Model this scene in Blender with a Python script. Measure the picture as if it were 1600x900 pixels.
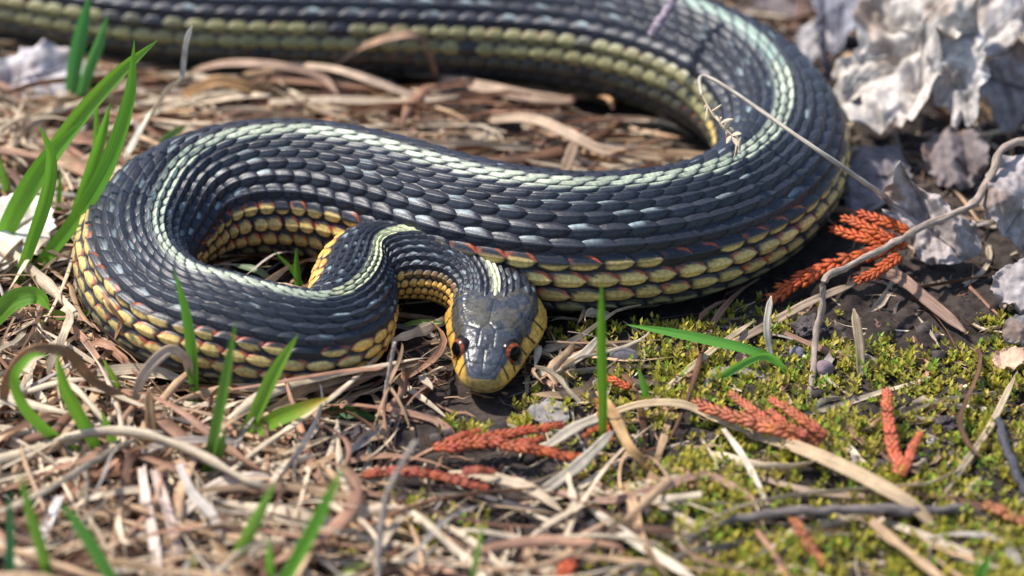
import bpy, math
import numpy as np
from mathutils import Vector

for o in list(bpy.data.objects):
    bpy.data.objects.remove(o, do_unlink=True)
sc = bpy.context.scene
COL = sc.collection
R = math.radians
rng = np.random.default_rng(11)
MM = 0.001                     # everything below is written in millimetres

# ------------------------------------------------------------ camera, sky, sun
PITCH, DIST, LENS = R(32), 430.0, 100.0
FPX = LENS / 36 * 1600
CAM = np.array([0, -DIST * math.cos(PITCH), DIST * math.sin(PITCH)])
FWD = np.array([0, math.cos(PITCH), -math.sin(PITCH)])
CUP = np.array([0, math.sin(PITCH), math.cos(PITCH)])
CRT = np.array([1.0, 0, 0])
cd = bpy.data.cameras.new('camera')
cam = bpy.data.objects.new('camera', cd)
COL.objects.link(cam)
cam.location = CAM * MM
cam.rotation_euler = (R(90) - PITCH, 0, 0)
cd.lens = LENS
cd.sensor_width = 36
cd.clip_start = 0.005
cd.clip_end = 200
cd.dof.use_dof = True
cd.dof.focus_distance = 0.413
cd.dof.aperture_fstop = 13.5
sc.camera = cam

SUN_EL, SUN_AZ = R(57), R(-68)          # azimuth from +Y (behind the snake), towards -X
SUNV = Vector((math.sin(SUN_AZ) * math.cos(SUN_EL), math.cos(SUN_AZ) * math.cos(SUN_EL), math.sin(SUN_EL)))
w = bpy.data.worlds.new('World')
sc.world = w
w.use_nodes = True
wn = w.node_tree
sky = wn.nodes.new('ShaderNodeTexSky')
sky.sky_type = 'NISHITA'
sky.sun_disc = False
sky.sun_elevation = SUN_EL
sky.sun_rotation = SUN_AZ % (2 * math.pi)
wn.links.new(sky.outputs[0], wn.nodes['Background'].inputs[0])
wn.nodes['Background'].inputs[1].default_value = 0.15
sd = bpy.data.lights.new('sun', 'SUN')
sd.energy = 4.2
sd.angle = R(2.0)
sd.color = (1.0, 0.95, 0.87)
sun = bpy.data.objects.new('sun', sd)
COL.objects.link(sun)
sun.rotation_euler = SUNV.to_track_quat('Z', 'Y').to_euler()
sun.location = SUNV * 2
vs = sc.view_settings
vs.view_transform = 'Standard'
vs.look = 'None'
vs.gamma = 1
vs.exposure = 0.58
vs.use_curve_mapping = False

# ------------------------------------------------------------ helpers
def P(px, py, z=0.0):
    """point at height z (mm) seen at photo pixel (1600x900)"""
    d = CRT * (px - 800) / FPX + CUP * (450 - py) / FPX + FWD
    return CAM + d * ((z - CAM[2]) / d[2])

def PV(px, py, root, lean=0.0):
    """point at a pixel on the plane y = root.y + lean*(z-root.z)"""
    d = CRT * (px - 800) / FPX + CUP * (450 - py) / FPX + FWD
    t = (root[1] - CAM[1] + lean * (CAM[2] - root[2])) / (d[1] - lean * d[2])
    return CAM + d * t

def proj(p):
    q = p - CAM
    dz = q @ FWD
    return 800 + (q @ CRT) / dz * FPX, 450 - (q @ CUP) / dz * FPX

def depth(p):
    return float((p - CAM) @ FWD)

def lin(r, g, b):
    c = np.array([r, g, b], float) / 255
    return np.where(c <= 0.04045, c / 12.92, ((c + 0.055) / 1.055) ** 2.4)

def sstep(a, b, x):
    t = np.clip((x - a) / (b - a), 0, 1)
    return t * t * (3 - 2 * t)

def _hash(ix, iy, iz):
    h = (ix * 374761393 + iy * 668265263 + iz * 2147483647 + 1274126177) & 0xffffffff
    h = ((h ^ (h >> 13)) * 1274126177) & 0xffffffff
    return ((h ^ (h >> 16)) & 0xffff) / 65535.0

def noise(x, y, z=0.0):
    x, y, z = np.broadcast_arrays(np.asarray(x, float), np.asarray(y, float), np.asarray(z, float))
    ix, iy, iz = (np.floor(a).astype(np.int64) for a in (x, y, z))
    fx, fy, fz = x - ix, y - iy, z - iz
    fx, fy, fz = (f * f * (3 - 2 * f) for f in (fx, fy, fz))
    out = 0
    for a in (0, 1):
        for b in (0, 1):
            for c in (0, 1):
                wgt = (fx if a else 1 - fx) * (fy if b else 1 - fy) * (fz if c else 1 - fz)
                out = out + wgt * _hash(ix + a, iy + b, iz + c)
    return out * 2 - 1

def fbm(x, y, z=0.0, oct=4):
    o, a = 0, 1.0
    for i in range(oct):
        o = o + a * noise(np.asarray(x) * 2 ** i + 17 * i, np.asarray(y) * 2 ** i + 5 * i, np.asarray(z) * 2 ** i)
        a *= 0.5
    return o

def spline(pts, n):
    """smooth curve through control points, n samples"""
    p = np.asarray(pts, float)
    if len(p) == 2:
        return p[0] + (p[1] - p[0]) * np.linspace(0, 1, n)[:, None]
    d = np.r_[0, np.cumsum(np.sqrt(np.linalg.norm(np.diff(p[:, :3], axis=0), axis=1)) + 1e-6)]
    m = np.empty_like(p)
    m[1:-1] = (p[2:] - p[:-2]) / (d[2:] - d[:-2])[:, None]
    m[0] = (p[1] - p[0]) / (d[1] - d[0])
    m[-1] = (p[-1] - p[-2]) / (d[-1] - d[-2])
    u = np.linspace(0, d[-1], n)
    k = np.clip(np.searchsorted(d, u, side='right') - 1, 0, len(p) - 2)
    h = (d[k + 1] - d[k])[:, None]
    t = ((u - d[k]) / h[:, 0])[:, None]
    return ((2 * t**3 - 3 * t**2 + 1) * p[k] + (t**3 - 2 * t**2 + t) * h * m[k]
            + (-2 * t**3 + 3 * t**2) * p[k + 1] + (t**3 - t**2) * h * m[k + 1])

def unit(v):
    return v / np.maximum(np.linalg.norm(v, axis=-1, keepdims=True), 1e-9)

class Batch:
    def __init__(s):
        s.V, s.F, s.C, s.L, s.n = [], [], [], [], 0
    def add(s, V, F, C, L=None):
        V = np.asarray(V, float)
        s.V.append(V)
        s.F.append(np.asarray(F) + s.n)
        C = np.asarray(C, float)
        s.C.append(np.broadcast_to(C, (len(V), 3)))
        s.L.append(np.zeros((len(V), 3)) if L is None else L)
        s.n += len(V)
        return s
    def build(s, name, mat, parent=None, origin=None, smooth=True):
        V = np.concatenate(s.V)
        C = np.concatenate(s.C)
        L = np.concatenate(s.L)
        if parent is not None:
            origin = np.array(parent['_o'])
        elif origin is None:
            origin = np.array([V[:, 0].mean(), V[:, 1].mean(), V[:, 2].min()])
        V = (V - origin) * MM
        me = bpy.data.meshes.new(name)
        nv = len(V)
        me.vertices.add(nv)
        me.vertices.foreach_set('co', V.astype(np.float32).ravel())
        cnt = [f.shape[1] for f in s.F for _ in range(len(f))]
        idx = np.concatenate([f.ravel() for f in s.F]).astype(np.int32)
        cnt = np.array(cnt, np.int32)
        me.loops.add(len(idx))
        me.loops.foreach_set('vertex_index', idx)
        me.polygons.add(len(cnt))
        me.polygons.foreach_set('loop_start', np.r_[0, np.cumsum(cnt)[:-1]].astype(np.int32))
        me.polygons.foreach_set('loop_total', cnt)
        me.polygons.foreach_set('use_smooth', np.full(len(cnt), smooth))
        a = me.attributes.new('Col', 'FLOAT_COLOR', 'POINT')
        a.data.foreach_set('color', np.c_[C, np.ones(nv)].astype(np.float32).ravel())
        a = me.attributes.new('Loc', 'FLOAT_VECTOR', 'POINT')
        a.data.foreach_set('vector', L.astype(np.float32).ravel())
        me.update(calc_edges=True)
        me.validate()
        me.materials.append(mat)
        o = bpy.data.objects.new(name, me)
        COL.objects.link(o)
        if parent is not None:
            o.parent = parent
            o['_o'] = list(origin)
        else:
            o.location = origin * MM
            o['_o'] = list(origin)
        return o

def thing(name, origin, label, cat, group=None):
    o = bpy.data.objects.new(name, None)
    COL.objects.link(o)
    o.empty_display_size = 0.005
    o.location = np.asarray(origin) * MM
    o['_o'] = [float(v) for v in origin]
    return tag(o, label, cat, group)

def tag(o, label, cat, group=None):
    o['label'] = label
    o['category'] = cat
    if group:
        o['group'] = group
    return o

def grid_faces(nu, nv, wrap=False):
    i = np.arange(nu - 1)[:, None]
    j = np.arange(nv if wrap else nv - 1)[None, :]
    a = i * nv + j
    b = i * nv + (j + 1) % nv
    return np.stack([a, b, b + nv, a + nv], -1).reshape(-1, 4)

def ribbon(pts, width, up=(0, 0, 1), roll=0.0, cup=0.25, thick=0.0, prof=None, na=3, fray=0.0):
    """blade: strip with a folded cross-section; returns V, F, Loc"""
    pts = np.asarray(pts, float)
    n = len(pts)
    T = unit(np.gradient(pts, axis=0))
    U = np.broadcast_to(np.asarray(up, float), T.shape)
    U = unit(U - (U * T).sum(1)[:, None] * T)
    B = np.cross(T, U)
    rl = np.broadcast_to(roll, n)[:, None]
    U, B = U * np.cos(rl) + B * np.sin(rl), B * np.cos(rl) - U * np.sin(rl)
    wd = width * (np.ones(n) if prof is None else prof)
    a = np.linspace(-1, 1, na)
    off = a[None, :] * wd[:, None] / 2
    hgt = (np.abs(a)[None, :]) * wd[:, None] / 2 * cup
    top = pts[:, None, :] + B[:, None, :] * off[..., None] + U[:, None, :] * hgt[..., None]
    s = np.r_[0, np.cumsum(np.linalg.norm(np.diff(pts, axis=0), axis=1))]
    loc = np.stack([off, np.broadcast_to(s[:, None], off.shape), np.full(off.shape, rng.random() * 50)], -1).reshape(-1, 3)
    F = grid_faces(n, na)
    if thick <= 0:
        return top.reshape(-1, 3), F, loc
    th = thick * np.minimum(1, wd / width * 2)[:, None, None]
    bot = top - U[:, None, :] * th
    bot[:, [0, -1]] = top[:, [0, -1]] - U[:, None, :] * th * 0.4
    ring = np.concatenate([top, bot[:, ::-1]], 1)
    m = 2 * na
    V = ring.reshape(-1, 3)
    F = grid_faces(n, m, wrap=True)
    caps = np.array([[k for k in (j, j + 1, m - 2 - j, m - 1 - j)] for j in range(na - 1)])
    F = np.concatenate([F, caps[:, ::-1], caps + (n - 1) * m])
    loc = loc.reshape(n, na, 3)
    loc = np.concatenate([loc, loc[:, ::-1]], 1).reshape(-1, 3)
    return V, F, loc

def tube(pts, rad, n=8, bump=0.0):
    pts = np.asarray(pts, float)
    m = len(pts)
    T = unit(np.gradient(pts, axis=0))
    ref = np.array([0.13, 0.2, 1.0]) if abs(T[:, 2]).mean() < 0.8 else np.array([1.0, 0.2, 0])
    U = unit(ref - (T @ ref)[:, None] * T)
    B = np.cross(T, U)
    a = np.linspace(0, 2 * np.pi, n, endpoint=False)
    rad = np.broadcast_to(rad, m)[:, None] * np.ones((1, n))
    s = np.r_[0, np.cumsum(np.linalg.norm(np.diff(pts, axis=0), axis=1))]
    if bump:
        rad = rad * (1 + bump * noise(s[:, None] * 0.9 + 3.3, a[None] * 1.1))
    V = pts[:, None] + (U[:, None] * np.cos(a)[None, :, None] + B[:, None] * np.sin(a)[None, :, None]) * rad[..., None]
    F = grid_faces(m, n, wrap=True)
    loc = np.stack(np.broadcast_arrays(rad * np.cos(a)[None], s[:, None], rad * np.sin(a)[None]), -1).reshape(-1, 3)
    V = np.concatenate([V.reshape(-1, 3), pts[[0, -1]]])
    loc = np.concatenate([loc, loc[[0, -1]]])
    c0, c1 = m * n, m * n + 1
    j = np.arange(n)
    jn = (j + 1) % n
    k = (m - 1) * n
    F4 = np.concatenate([F, np.stack([np.full(n, c0), jn, j, j], -1)[:, :4]])
    # triangles as their own array
    return V, F, np.concatenate([np.stack([np.full(n, c0), jn, j], -1), np.stack([np.full(n, c1), k + j, k + jn], -1)]), loc

def add_tube(b, pts, rad, col, n=8, bump=0.0):
    V, F, T3, loc = tube(pts, rad, n, bump)
    b.add(V, F, col, loc)
    b.F.append(T3 + b.n - len(V))
    return b

# ------------------------------------------------------------ materials
def material(name, rough=0.6, spec=0.4, streak=None, mott=None, bump=None, trans=0.0, coat=0.0, sheen=0.0, sat=1.0):
    """colour from the mesh, streaked along a blade / mottled, with fine relief"""
    m = bpy.data.materials.new(name)
    m.use_nodes = True
    nt = m.node_tree
    N, Lk = nt.nodes, nt.links
    bs = N['Principled BSDF']
    out = N['Material Output']
    at = N.new('ShaderNodeAttribute')
    at.attribute_name = 'Col'
    col = at.outputs['Color']
    lo = N.new('ShaderNodeAttribute')
    lo.attribute_name = 'Loc'
    tc = N.new('ShaderNodeTexCoord')
    def mul(col, fac, lo_v, hi_v):
        r = N.new('ShaderNodeMapRange')
        r.inputs['From Min'].default_value = 0.3
        r.inputs['From Max'].default_value = 0.7
        r.inputs['To Min'].default_value = lo_v
        r.inputs['To Max'].default_value = hi_v
        Lk.new(fac, r.inputs['Value'])
        x = N.new('ShaderNodeVectorMath')
        x.operation = 'SCALE'
        Lk.new(col, x.inputs[0])
        Lk.new(r.outputs[0], x.inputs['Scale'])
        return x.outputs[0]
    hgt = None
    if streak:
        mp = N.new('ShaderNodeMapping')
        mp.inputs['Scale'].default_value = (streak[0], streak[1], 1.0)
        Lk.new(lo.outputs['Vector'], mp.inputs['Vector'])
        nz = N.new('ShaderNodeTexNoise')
        nz.inputs['Scale'].default_value = 1.0
        nz.inputs['Detail'].default_value = 3
        Lk.new(mp.outputs[0], nz.inputs['Vector'])
        col = mul(col, nz.outputs['Fac'], streak[2], streak[3])
        hgt = nz.outputs['Fac']
    if mott:
        nz = N.new('ShaderNodeTexNoise')
        nz.inputs['Scale'].default_value = mott[0] * 1000
        nz.inputs['Detail'].default_value = 5
        nz.inputs['Roughness'].default_value = 0.6
        Lk.new(tc.outputs['Object'], nz.inputs['Vector'])
        col = mul(col, nz.outputs['Fac'], mott[1], mott[2])
        if hgt is None:
            hgt = nz.outputs['Fac']
    Lk.new(col, bs.inputs['Base Color'])
    bs.inputs['Roughness'].default_value = rough
    bs.inputs['Specular IOR Level'].default_value = spec
    bs.inputs['Coat Weight'].default_value = coat
    bs.inputs['Coat Roughness'].default_value = 0.12
    bs.inputs['Sheen Weight'].default_value = sheen
    if bump and hgt is not None:
        b = N.new('ShaderNodeBump')
        b.inputs['Strength'].default_value = bump[0]
        b.inputs['Distance'].default_value = bump[1] * MM
        Lk.new(hgt, b.inputs['Height'])
        Lk.new(b.outputs[0], bs.inputs['Normal'])
    if trans:
        tr = N.new('ShaderNodeBsdfTranslucent')
        Lk.new(col, tr.inputs['Color'])
        mx = N.new('ShaderNodeMixShader')
        mx.inputs[0].default_value = trans
        Lk.new(bs.outputs[0], mx.inputs[1])
        Lk.new(tr.outputs[0], mx.inputs[2])
        Lk.new(mx.outputs[0], out.inputs['Surface'])
    return m

M_scale = material('snake_skin', rough=0.43, spec=0.42, mott=(1.8, 0.62, 1.35), bump=(0.5, 0.10))
_nt = M_scale.node_tree
_at = [n for n in _nt.nodes if n.type == 'ATTRIBUTE' and n.attribute_name == 'Loc'][0]
_sx = _nt.nodes.new('ShaderNodeSeparateXYZ')
_mr = _nt.nodes.new('ShaderNodeMapRange')
_mr.inputs['To Min'].default_value = 0.42
_mr.inputs['To Max'].default_value = 0.27
_nt.links.new(_at.outputs['Vector'], _sx.inputs[0])
_nt.links.new(_sx.outputs[0], _mr.inputs['Value'])
_nt.links.new(_mr.outputs[0], _nt.nodes['Principled BSDF'].inputs['Roughness'])
M_eye = material('eye_gloss', rough=0.16, spec=0.3, mott=(3.0, 0.6, 1.4), coat=0.25)
M_pupil = material('pupil_black', rough=0.1, spec=0.12, mott=(3.0, 0.8, 1.2))
M_soil = material('dark_soil', rough=0.92, spec=0.2, mott=(0.55, 0.35, 1.5), bump=(1.0, 0.5))
M_straw = material('dry_grass', rough=0.55, spec=0.35, streak=(7.0, 0.22, 0.62, 1.25), mott=(0.3, 0.62, 1.2), bump=(0.6, 0.15), trans=0.2)
M_green = material('green_grass', rough=0.38, spec=0.45, streak=(6.0, 0.06, 0.8, 1.15), bump=(0.35, 0.08), trans=0.5)
M_moss = material('moss', rough=0.6, spec=0.3, mott=(0.5, 0.75, 1.2), trans=0.3)
M_cedar = material('cedar_scales', rough=0.5, spec=0.35, mott=(1.4, 0.7, 1.25), bump=(0.3, 0.1))
M_twig = material('twig_bark', rough=0.75, spec=0.25, streak=(3.0, 0.5, 0.55, 1.3), bump=(0.8, 0.15))
M_leaf = material('dead_leaf', rough=0.7, spec=0.25, mott=(0.6, 0.55, 1.25), bump=(0.6, 0.25), trans=0.1)
M_stone = material('stone', rough=0.8, spec=0.3, mott=(0.9, 0.6, 1.3), bump=(0.7, 0.3))

# ------------------------------------------------------------ the snake's axis
HEADL = 24.0
def rpx(px, py, r):
    z = 9.0
    for _ in range(4):
        rm = r * depth(P(px, py, z)) / FPX
        z = 0.92 * rm
    return rm
# (pixel x, pixel y of the axis, radius in pixels, roll, lift of the axis in mm)
CT = [(-1500, 120, 9, 0, 0), (-1120, -40, 34, 0, 0), (-760, -110, 58, 0, 0), (-400, -100, 76, 0, 0), (-120, -50, 85, 0, 0),
      (60, -8, 87, 0, 0), (300, 22, 89, 0, 0), (560, 30, 91, 0, 0), (780, 38, 93, 0, 0), (950, 62, 95, -4, 0), (1085, 100, 97, -4, 0),
      (1172, 150, 98, -3, 0), (1218, 212, 98, 0, 0), (1212, 278, 99, 0, 0), (1160, 330, 101, 0, 0), (1085, 362, 104, 0, 0), (1000, 378, 107, 0, 0),
      (900, 384, 109, 0, 0), (800, 374, 109, 0, 0), (700, 352, 108, 0, 0), (600, 322, 107, 0, 0), (500, 301, 106, 0, 0),
      (400, 297, 104, -2, 0), (312, 311, 99, -10, 0), (244, 346, 93, -22, 0), (208, 400, 90, -26, 0), (222, 455, 88, -24, 0),
      (280, 500, 89, -16, 0), (350, 518, 90, -14, 0), (430, 535, 86, -11, 0), (492, 536, 80, -2, 0), (534, 516, 74, 8, 0.5),
      (551, 476, 68, 24, 1.0), (553, 436, 64, 36, 1.8), (585, 408, 62, 24, 2.4), (640, 405, 61, 6, 2.8), (698, 416, 59, -2, 2.6),
      (740, 438, 57, -8, 2.0)]
ctl = []
for px, py, r, roll, lift in CT:
    rm = rpx(px, py, r)
    c = P(px, py, 0.92 * rm + lift)
    ctl.append([*c, rm, R(roll)])
SNOUT = P(752, 608, 3.6)
yaw, hp = R(7.5), R(9)
HBACK = np.array([math.sin(yaw) * math.cos(hp), math.cos(yaw) * math.cos(hp), math.sin(hp)])
for t in (17.5, 12.0, 6.0, 0.0):
    ctl.append([*(SNOUT + HBACK * t), 5.3, 0.0])
ctl = np.array(ctl)
cur = spline(ctl, 6000)
L = np.r_[0, np.cumsum(np.linalg.norm(np.diff(cur[:, :3], axis=0), axis=1))]
STEP = 0.25
ss = np.arange(0, L[-1], STEP)
ax = np.stack([np.interp(ss, L, cur[:, k]) for k in range(5)], 1)
def smooth_rows(a, sig):
    k = int(sig * 3)
    g = np.exp(-0.5 * (np.arange(-k, k + 1) / sig) ** 2)
    g /= g.sum()
    pad = np.concatenate([2 * a[:1] - a[k:0:-1], a, 2 * a[-1:] - a[-2:-k - 2:-1]])
    return np.stack([np.convolve(pad[:, c], g, 'valid') for c in range(a.shape[1])], 1)
ax = smooth_rows(ax, 2.5 / STEP)
SLEN = ss[-1]
AXC = ax[:, :3]
AXR = np.maximum(ax[:, 3], 0.5)
AT = unit(np.gradient(AXC, axis=0))
AU = np.array([0, 0, 1.0]) - AT[:, 2:3] * AT
AU = unit(AU)
AB = np.cross(AT, AU)
rl = ax[:, 4:5]
AU, AB = AU * np.cos(rl) + AB * np.sin(rl), AB * np.cos(rl) - AU * np.sin(rl)
def at_s(A, s):
    f = np.clip(s / STEP, 0, len(ss) - 1.001)
    i = f.astype(int)
    f = f - i
    if A.ndim == 1:
        return A[i] * (1 - f) + A[i + 1] * f
    return A[i] * (1 - f[..., None]) + A[i + 1] * f[..., None]

# horizontal clearance of loose things from the body
AXD = AXC[::6]
AXDR = AXR[::6] * 1.03
AXDR = np.where(ss[::6] > SLEN - HEADL, AXR[::6] * 1.25, AXDR)
def clear(pts, pad=0.3):
    """push points sideways out of the snake; returns points and the largest push"""
    p = np.array(pts, float)
    sh = p.shape
    q = p.reshape(-1, 3)
    mx = np.zeros(len(q))
    for rep in range(2):
        for i0 in range(0, len(q), 20000):
            b = q[i0:i0 + 20000]
            d2 = ((b[:, None, :2] - AXD[None, :, :2]) ** 2).sum(-1)
            k = d2.argmin(1)
            dz = b[:, 2] - AXD[k, 2]
            rr = AXDR[k] + pad
            need = np.sqrt(np.maximum(rr ** 2 - dz ** 2, 0))
            dist = np.sqrt(d2[np.arange(len(b)), k])
            push = np.maximum(need - dist, 0)
            dr = (b[:, :2] - AXD[k, :2]) / np.maximum(dist, 1e-6)[:, None]
            b[:, :2] += dr * push[:, None]
            mx[i0:i0 + 20000] += push
    return q.reshape(sh), mx.reshape(sh[:-1])

def hdist(x, y, head=True):
    A, AR = (AXD, AXDR) if head else (AXD[:-11], AXDR[:-11])
    x, y = np.asarray(x, float).ravel(), np.asarray(y, float).ravel()
    out = np.empty(len(x))
    for i in range(0, len(x), 20000):
        d = np.sqrt((x[i:i + 20000, None] - A[None, :, 0]) ** 2 + (y[i:i + 20000, None] - A[None, :, 1]) ** 2) / AR[None]
        out[i:i + 20000] = d.min(1)
    return out

# ------------------------------------------------------------ where straw, moss and bare soil lie (by ground position)
def box(px, py, x0, x1, y0, y1, f=40):
    return sstep(x0 - f, x0 + f, px) * (1 - sstep(x1 - f, x1 + f, px)) * sstep(y0 - f, y0 + f, py) * (1 - sstep(y1 - f, y1 + f, py))
def straw_density(x, y):
    px, py = proj(np.stack([x, y, np.zeros_like(x)], -1))
    d = 0.12 + 0 * px
    d = np.maximum(d, box(px, py, -2000, 560 - (py - 600) * 0.15, 320, 3000, 70))
    d = np.maximum(d, 0.95 * box(px, py, -2000, 260, -900, 500))
    d = np.maximum(d, 0.62 * box(px, py, 480, 1010, 690, 3000, 60))
    d = np.maximum(d, 0.85 * box(px, py, 560, 1000, 470, 700, 40))
    d = np.maximum(d, 0.62 * box(px, py, 200, 1110, -2000, 330))
    d = np.maximum(d, 0.2 * box(px, py, 1150, 3000, -2000, 420))
    d = np.maximum(d, 0.24 * box(px, py, 1000, 3000, 600, 3000))
    return d
def moss_density(x, y):
    px, py = proj(np.stack([x, y, np.zeros_like(x)], -1))
    d = box(px, py, 985, 3000, 505, 2500, 45)
    d = np.maximum(d, 0.8 * box(px, py, 860, 1100, 500, 660, 30))
    d = np.maximum(d, 0.7 * box(px, py, 690, 900, 630, 700, 25))
    d = np.maximum(d, 0.55 * box(px, py, 560, 760, 790, 870, 30))
    d = np.maximum(d, 0.35 * box(px, py, 860, 1000, 680, 2000, 40))
    d = d * (1 - 0.95 * box(px, py, 1310, 1540, 400, 560, 25)) * (1 - 0.6 * box(px, py, 1120, 1190, 500, 580, 20)) * (1 - 0.8 * box(px, py, 800, 1010, 790, 900, 30))
    n = fbm(x / 11.0, y / 11.0, 2.2, 3)
    return np.clip(d * (0.85 + 0.75 * n), 0, 1)
def H_exact(x, y):
    x, y = np.asarray(x, float), np.asarray(y, float)
    h = 0.9 * fbm(x / 28, y / 28, 0.5, 3) + 0.6
    h = h + 1.1 * moss_density(x, y)
    h = np.minimum(h, 3.0)
    k = sstep(0.55, 1.5, hdist(x, y)).reshape(x.shape)
    return h * k - 0.3 * (1 - k)

GX0, GX1, GY0, GY1 = -300.0, 300.0, -200.0, 340.0
_gx, _gy = np.meshgrid(np.arange(GX0, GX1 + 0.1, 1.0), np.arange(GY0, GY1 + 0.1, 1.0), indexing='ij')
HGRID = H_exact(_gx, _gy)
def H(x, y):
    x = np.clip((np.asarray(x, float) - GX0), 0, GX1 - GX0 - 0.001)
    y = np.clip((np.asarray(y, float) - GY0), 0, GY1 - GY0 - 0.001)
    i, j = x.astype(int), y.astype(int)
    f, g = x - i, y - j
    return (HGRID[i, j] * (1 - f) + HGRID[i + 1, j] * f) * (1 - g) + (HGRID[i, j + 1] * (1 - f) + HGRID[i + 1, j + 1] * f) * g

# ------------------------------------------------------------ ground
def build_ground():
    xs = np.concatenate([np.array([-6000, -2000, -800, -420]), np.arange(-260, 260.1, 1.0), np.array([420, 800, 2000, 6000])])
    ys = np.concatenate([np.array([-6000, -2000, -800, -420]), np.arange(-160, 300.1, 1.0), np.array([420, 800, 2000, 6000])])
    X, Y = np.meshgrid(xs, ys, indexing='ij')
    Z = H(X, Y)
    k = sstep(0.6, 1.5, hdist(X, Y)).reshape(X.shape)
    soil = 1 - 0.5 * moss_density(X, Y)
    Z = Z + (np.abs(fbm(X / 5.0, Y / 5.0, 3.0, 3)) * 1.3 + 0.5 * fbm(X / 1.9, Y / 1.9, 7.0, 2)) * k * soil
    b = Batch()
    n = noise(X / 16, Y / 16, 9.0)[..., None]
    c = lin(66, 57, 52) * (0.9 + 0.35 * n)
    b.add(np.stack([X, Y, Z], -1).reshape(-1, 3), grid_faces(*X.shape)[:, ::-1], c.reshape(-1, 3))
    o = b.build('ground', M_soil, origin=np.zeros(3))
    o['kind'] = 'structure'
build_ground()

# ------------------------------------------------------------ snake: head shape
HK = np.array([  # t, top, cap half width, half width, bottom
    [0.00, 0.15, 0.15, 0.2, -0.15], [0.10, 0.75, 0.8, 1.05, -0.7], [0.35, 1.35, 1.35, 1.75, -1.15], [0.9, 1.95, 1.85, 2.55, -1.6],
    [2.0, 2.55, 2.3, 3.45, -2.0], [4.0, 3.3, 2.75, 4.45, -2.4], [6.3, 4.05, 3.3, 5.15, -2.8], [8.6, 4.45, 3.75, 5.75, -3.1],
    [11.5, 4.7, 4.5, 6.7, -3.3], [14.5, 4.75, 5.0, 7.35, -3.5], [16.8, 4.7, 4.9, 7.35, -3.8], [19.3, 4.8, 4.35, 6.5, -4.3],
    [22.0, 5.0, 4.0, 5.6, -4.8], [24.0, 5.2, 3.75, 5.3, -5.0], [30.0, 5.3, 3.75, 5.3, -5.0]])
NTT, NTH = 301, 361
TT = np.linspace(0, 30, NTT)
def head_table():
    tab = np.empty((NTT, NTH))
    th = np.linspace(-np.pi, np.pi, NTH)
    for i, t in enumerate(TT):
        ht, wc, wd, hb = (np.interp(t, HK[:, 0], HK[:, k]) for k in (1, 2, 3, 4))
        f = sstep(18, 24, t)
        zl = -0.1 * ht * (1 - f)
        pts = [(0, ht), (wc * 0.55, ht * 0.985), (wc, ht * (0.86 * (1 - f) + 0.71 * f)), ((wc + wd) / 2 + 0.05 + 0.15 * f, ht * (0.46 * (1 - f) + 0.45 * f)),
               (wd, zl), (wd * (0.93 * (1 - f) + 0.93 * f), hb * 0.42), (wd * 0.68, hb * 0.86), (0, hb)]
        full = [(-x, z) for x, z in pts[:0:-1]][0:] + pts
        full = np.array(full)
        c = spline(np.concatenate([full[-3:-1], full, full[1:3]]), 400)
        a = np.arctan2(c[:, 0], c[:, 1])
        r = np.hypot(c[:, 0], c[:, 1])
        o = np.argsort(a)
        tab[i] = np.interp(th, a[o], r[o], period=2 * np.pi)
    k = np.array([1, 4, 6, 4, 1]) / 16.0
    t2 = tab.copy()
    for _ in range(4):
        t2[2:-2] = sum(k[j] * t2[j:len(t2) - 4 + j] for j in range(5))
        t2[:6] = tab[:6]
    return t2
HTAB = head_table()
def rho(s, th):
    s, th = np.broadcast_arrays(s, th)
    th = (th + np.pi) % (2 * np.pi) - np.pi
    r = at_s(AXR, s)
    cb = np.cos(th)
    body = r * (1.0 + 0.02 * np.sin(th) ** 2 - 0.085 * np.where(cb < 0, cb * cb, 0))
    t = SLEN - s
    ft = np.clip(t / 30 * (NTT - 1), 0, NTT - 1.001)
    fh = np.clip((th + np.pi) / (2 * np.pi) * (NTH - 1), 0, NTH - 1.001)
    i, j = ft.astype(int), fh.astype(int)
    ft, fh = ft - i, fh - j
    hd = (HTAB[i, j] * (1 - ft) + HTAB[i + 1, j] * ft) * (1 - fh) + (HTAB[i, j + 1] * (1 - ft) + HTAB[i + 1, j + 1] * ft) * fh
    k = sstep(19, 26, t)
    return hd * (1 - k) + body * k
def surf(s, th, h=0.0):
    C, U, B = at_s(AXC, s), at_s(AU, s), at_s(AB, s)
    r = rho(s, th) + h
    return C + r[..., None] * (np.sin(th)[..., None] * B + np.cos(th)[..., None] * U)

PLATES = []
def plate(*p):
    for a, b in zip(p[:-1], p[1:]):
        PLATES.append((a, b))
for m in (-1, 1):
    plate((0, 0.75), (1.0 * m, 0.85), (1.9 * m, 1.7), (2.2 * m, 2.5))
    plate((0, 2.35), (1.1 * m, 2.2), (2.2 * m, 2.5), (2.6 * m, 4.3))
    plate((0, 4.5), (1.1 * m, 4.75), (2.6 * m, 4.3))
    plate((1.15 * m, 4.75), (1.05 * m, 7.7), (0, 9.0))
    plate((1.05 * m, 7.7), (3.3 * m, 8.7), (4.5 * m, 11.2), (3.4 * m, 13.6), (1.6 * m, 14.6), (0, 13.8))
    plate((3.3 * m, 8.7), (5.2 * m, 8.9))
    plate((4.5 * m, 11.2), (6.2 * m, 11.5))
plate((0, 0.75), (0, 2.35), (0, 4.5))
plate((0, 9.0), (0, 13.8))
def seg_dist(x, y, a, b):
    ax_, ay = a
    bx, by = b
    dx, dy = bx - ax_, by - ay
    t = np.clip(((x - ax_) * dx + (y - ay) * dy) / (dx * dx + dy * dy), 0, 1)
    return np.hypot(x - ax_ - t * dx, y - ay - t * dy)

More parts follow.
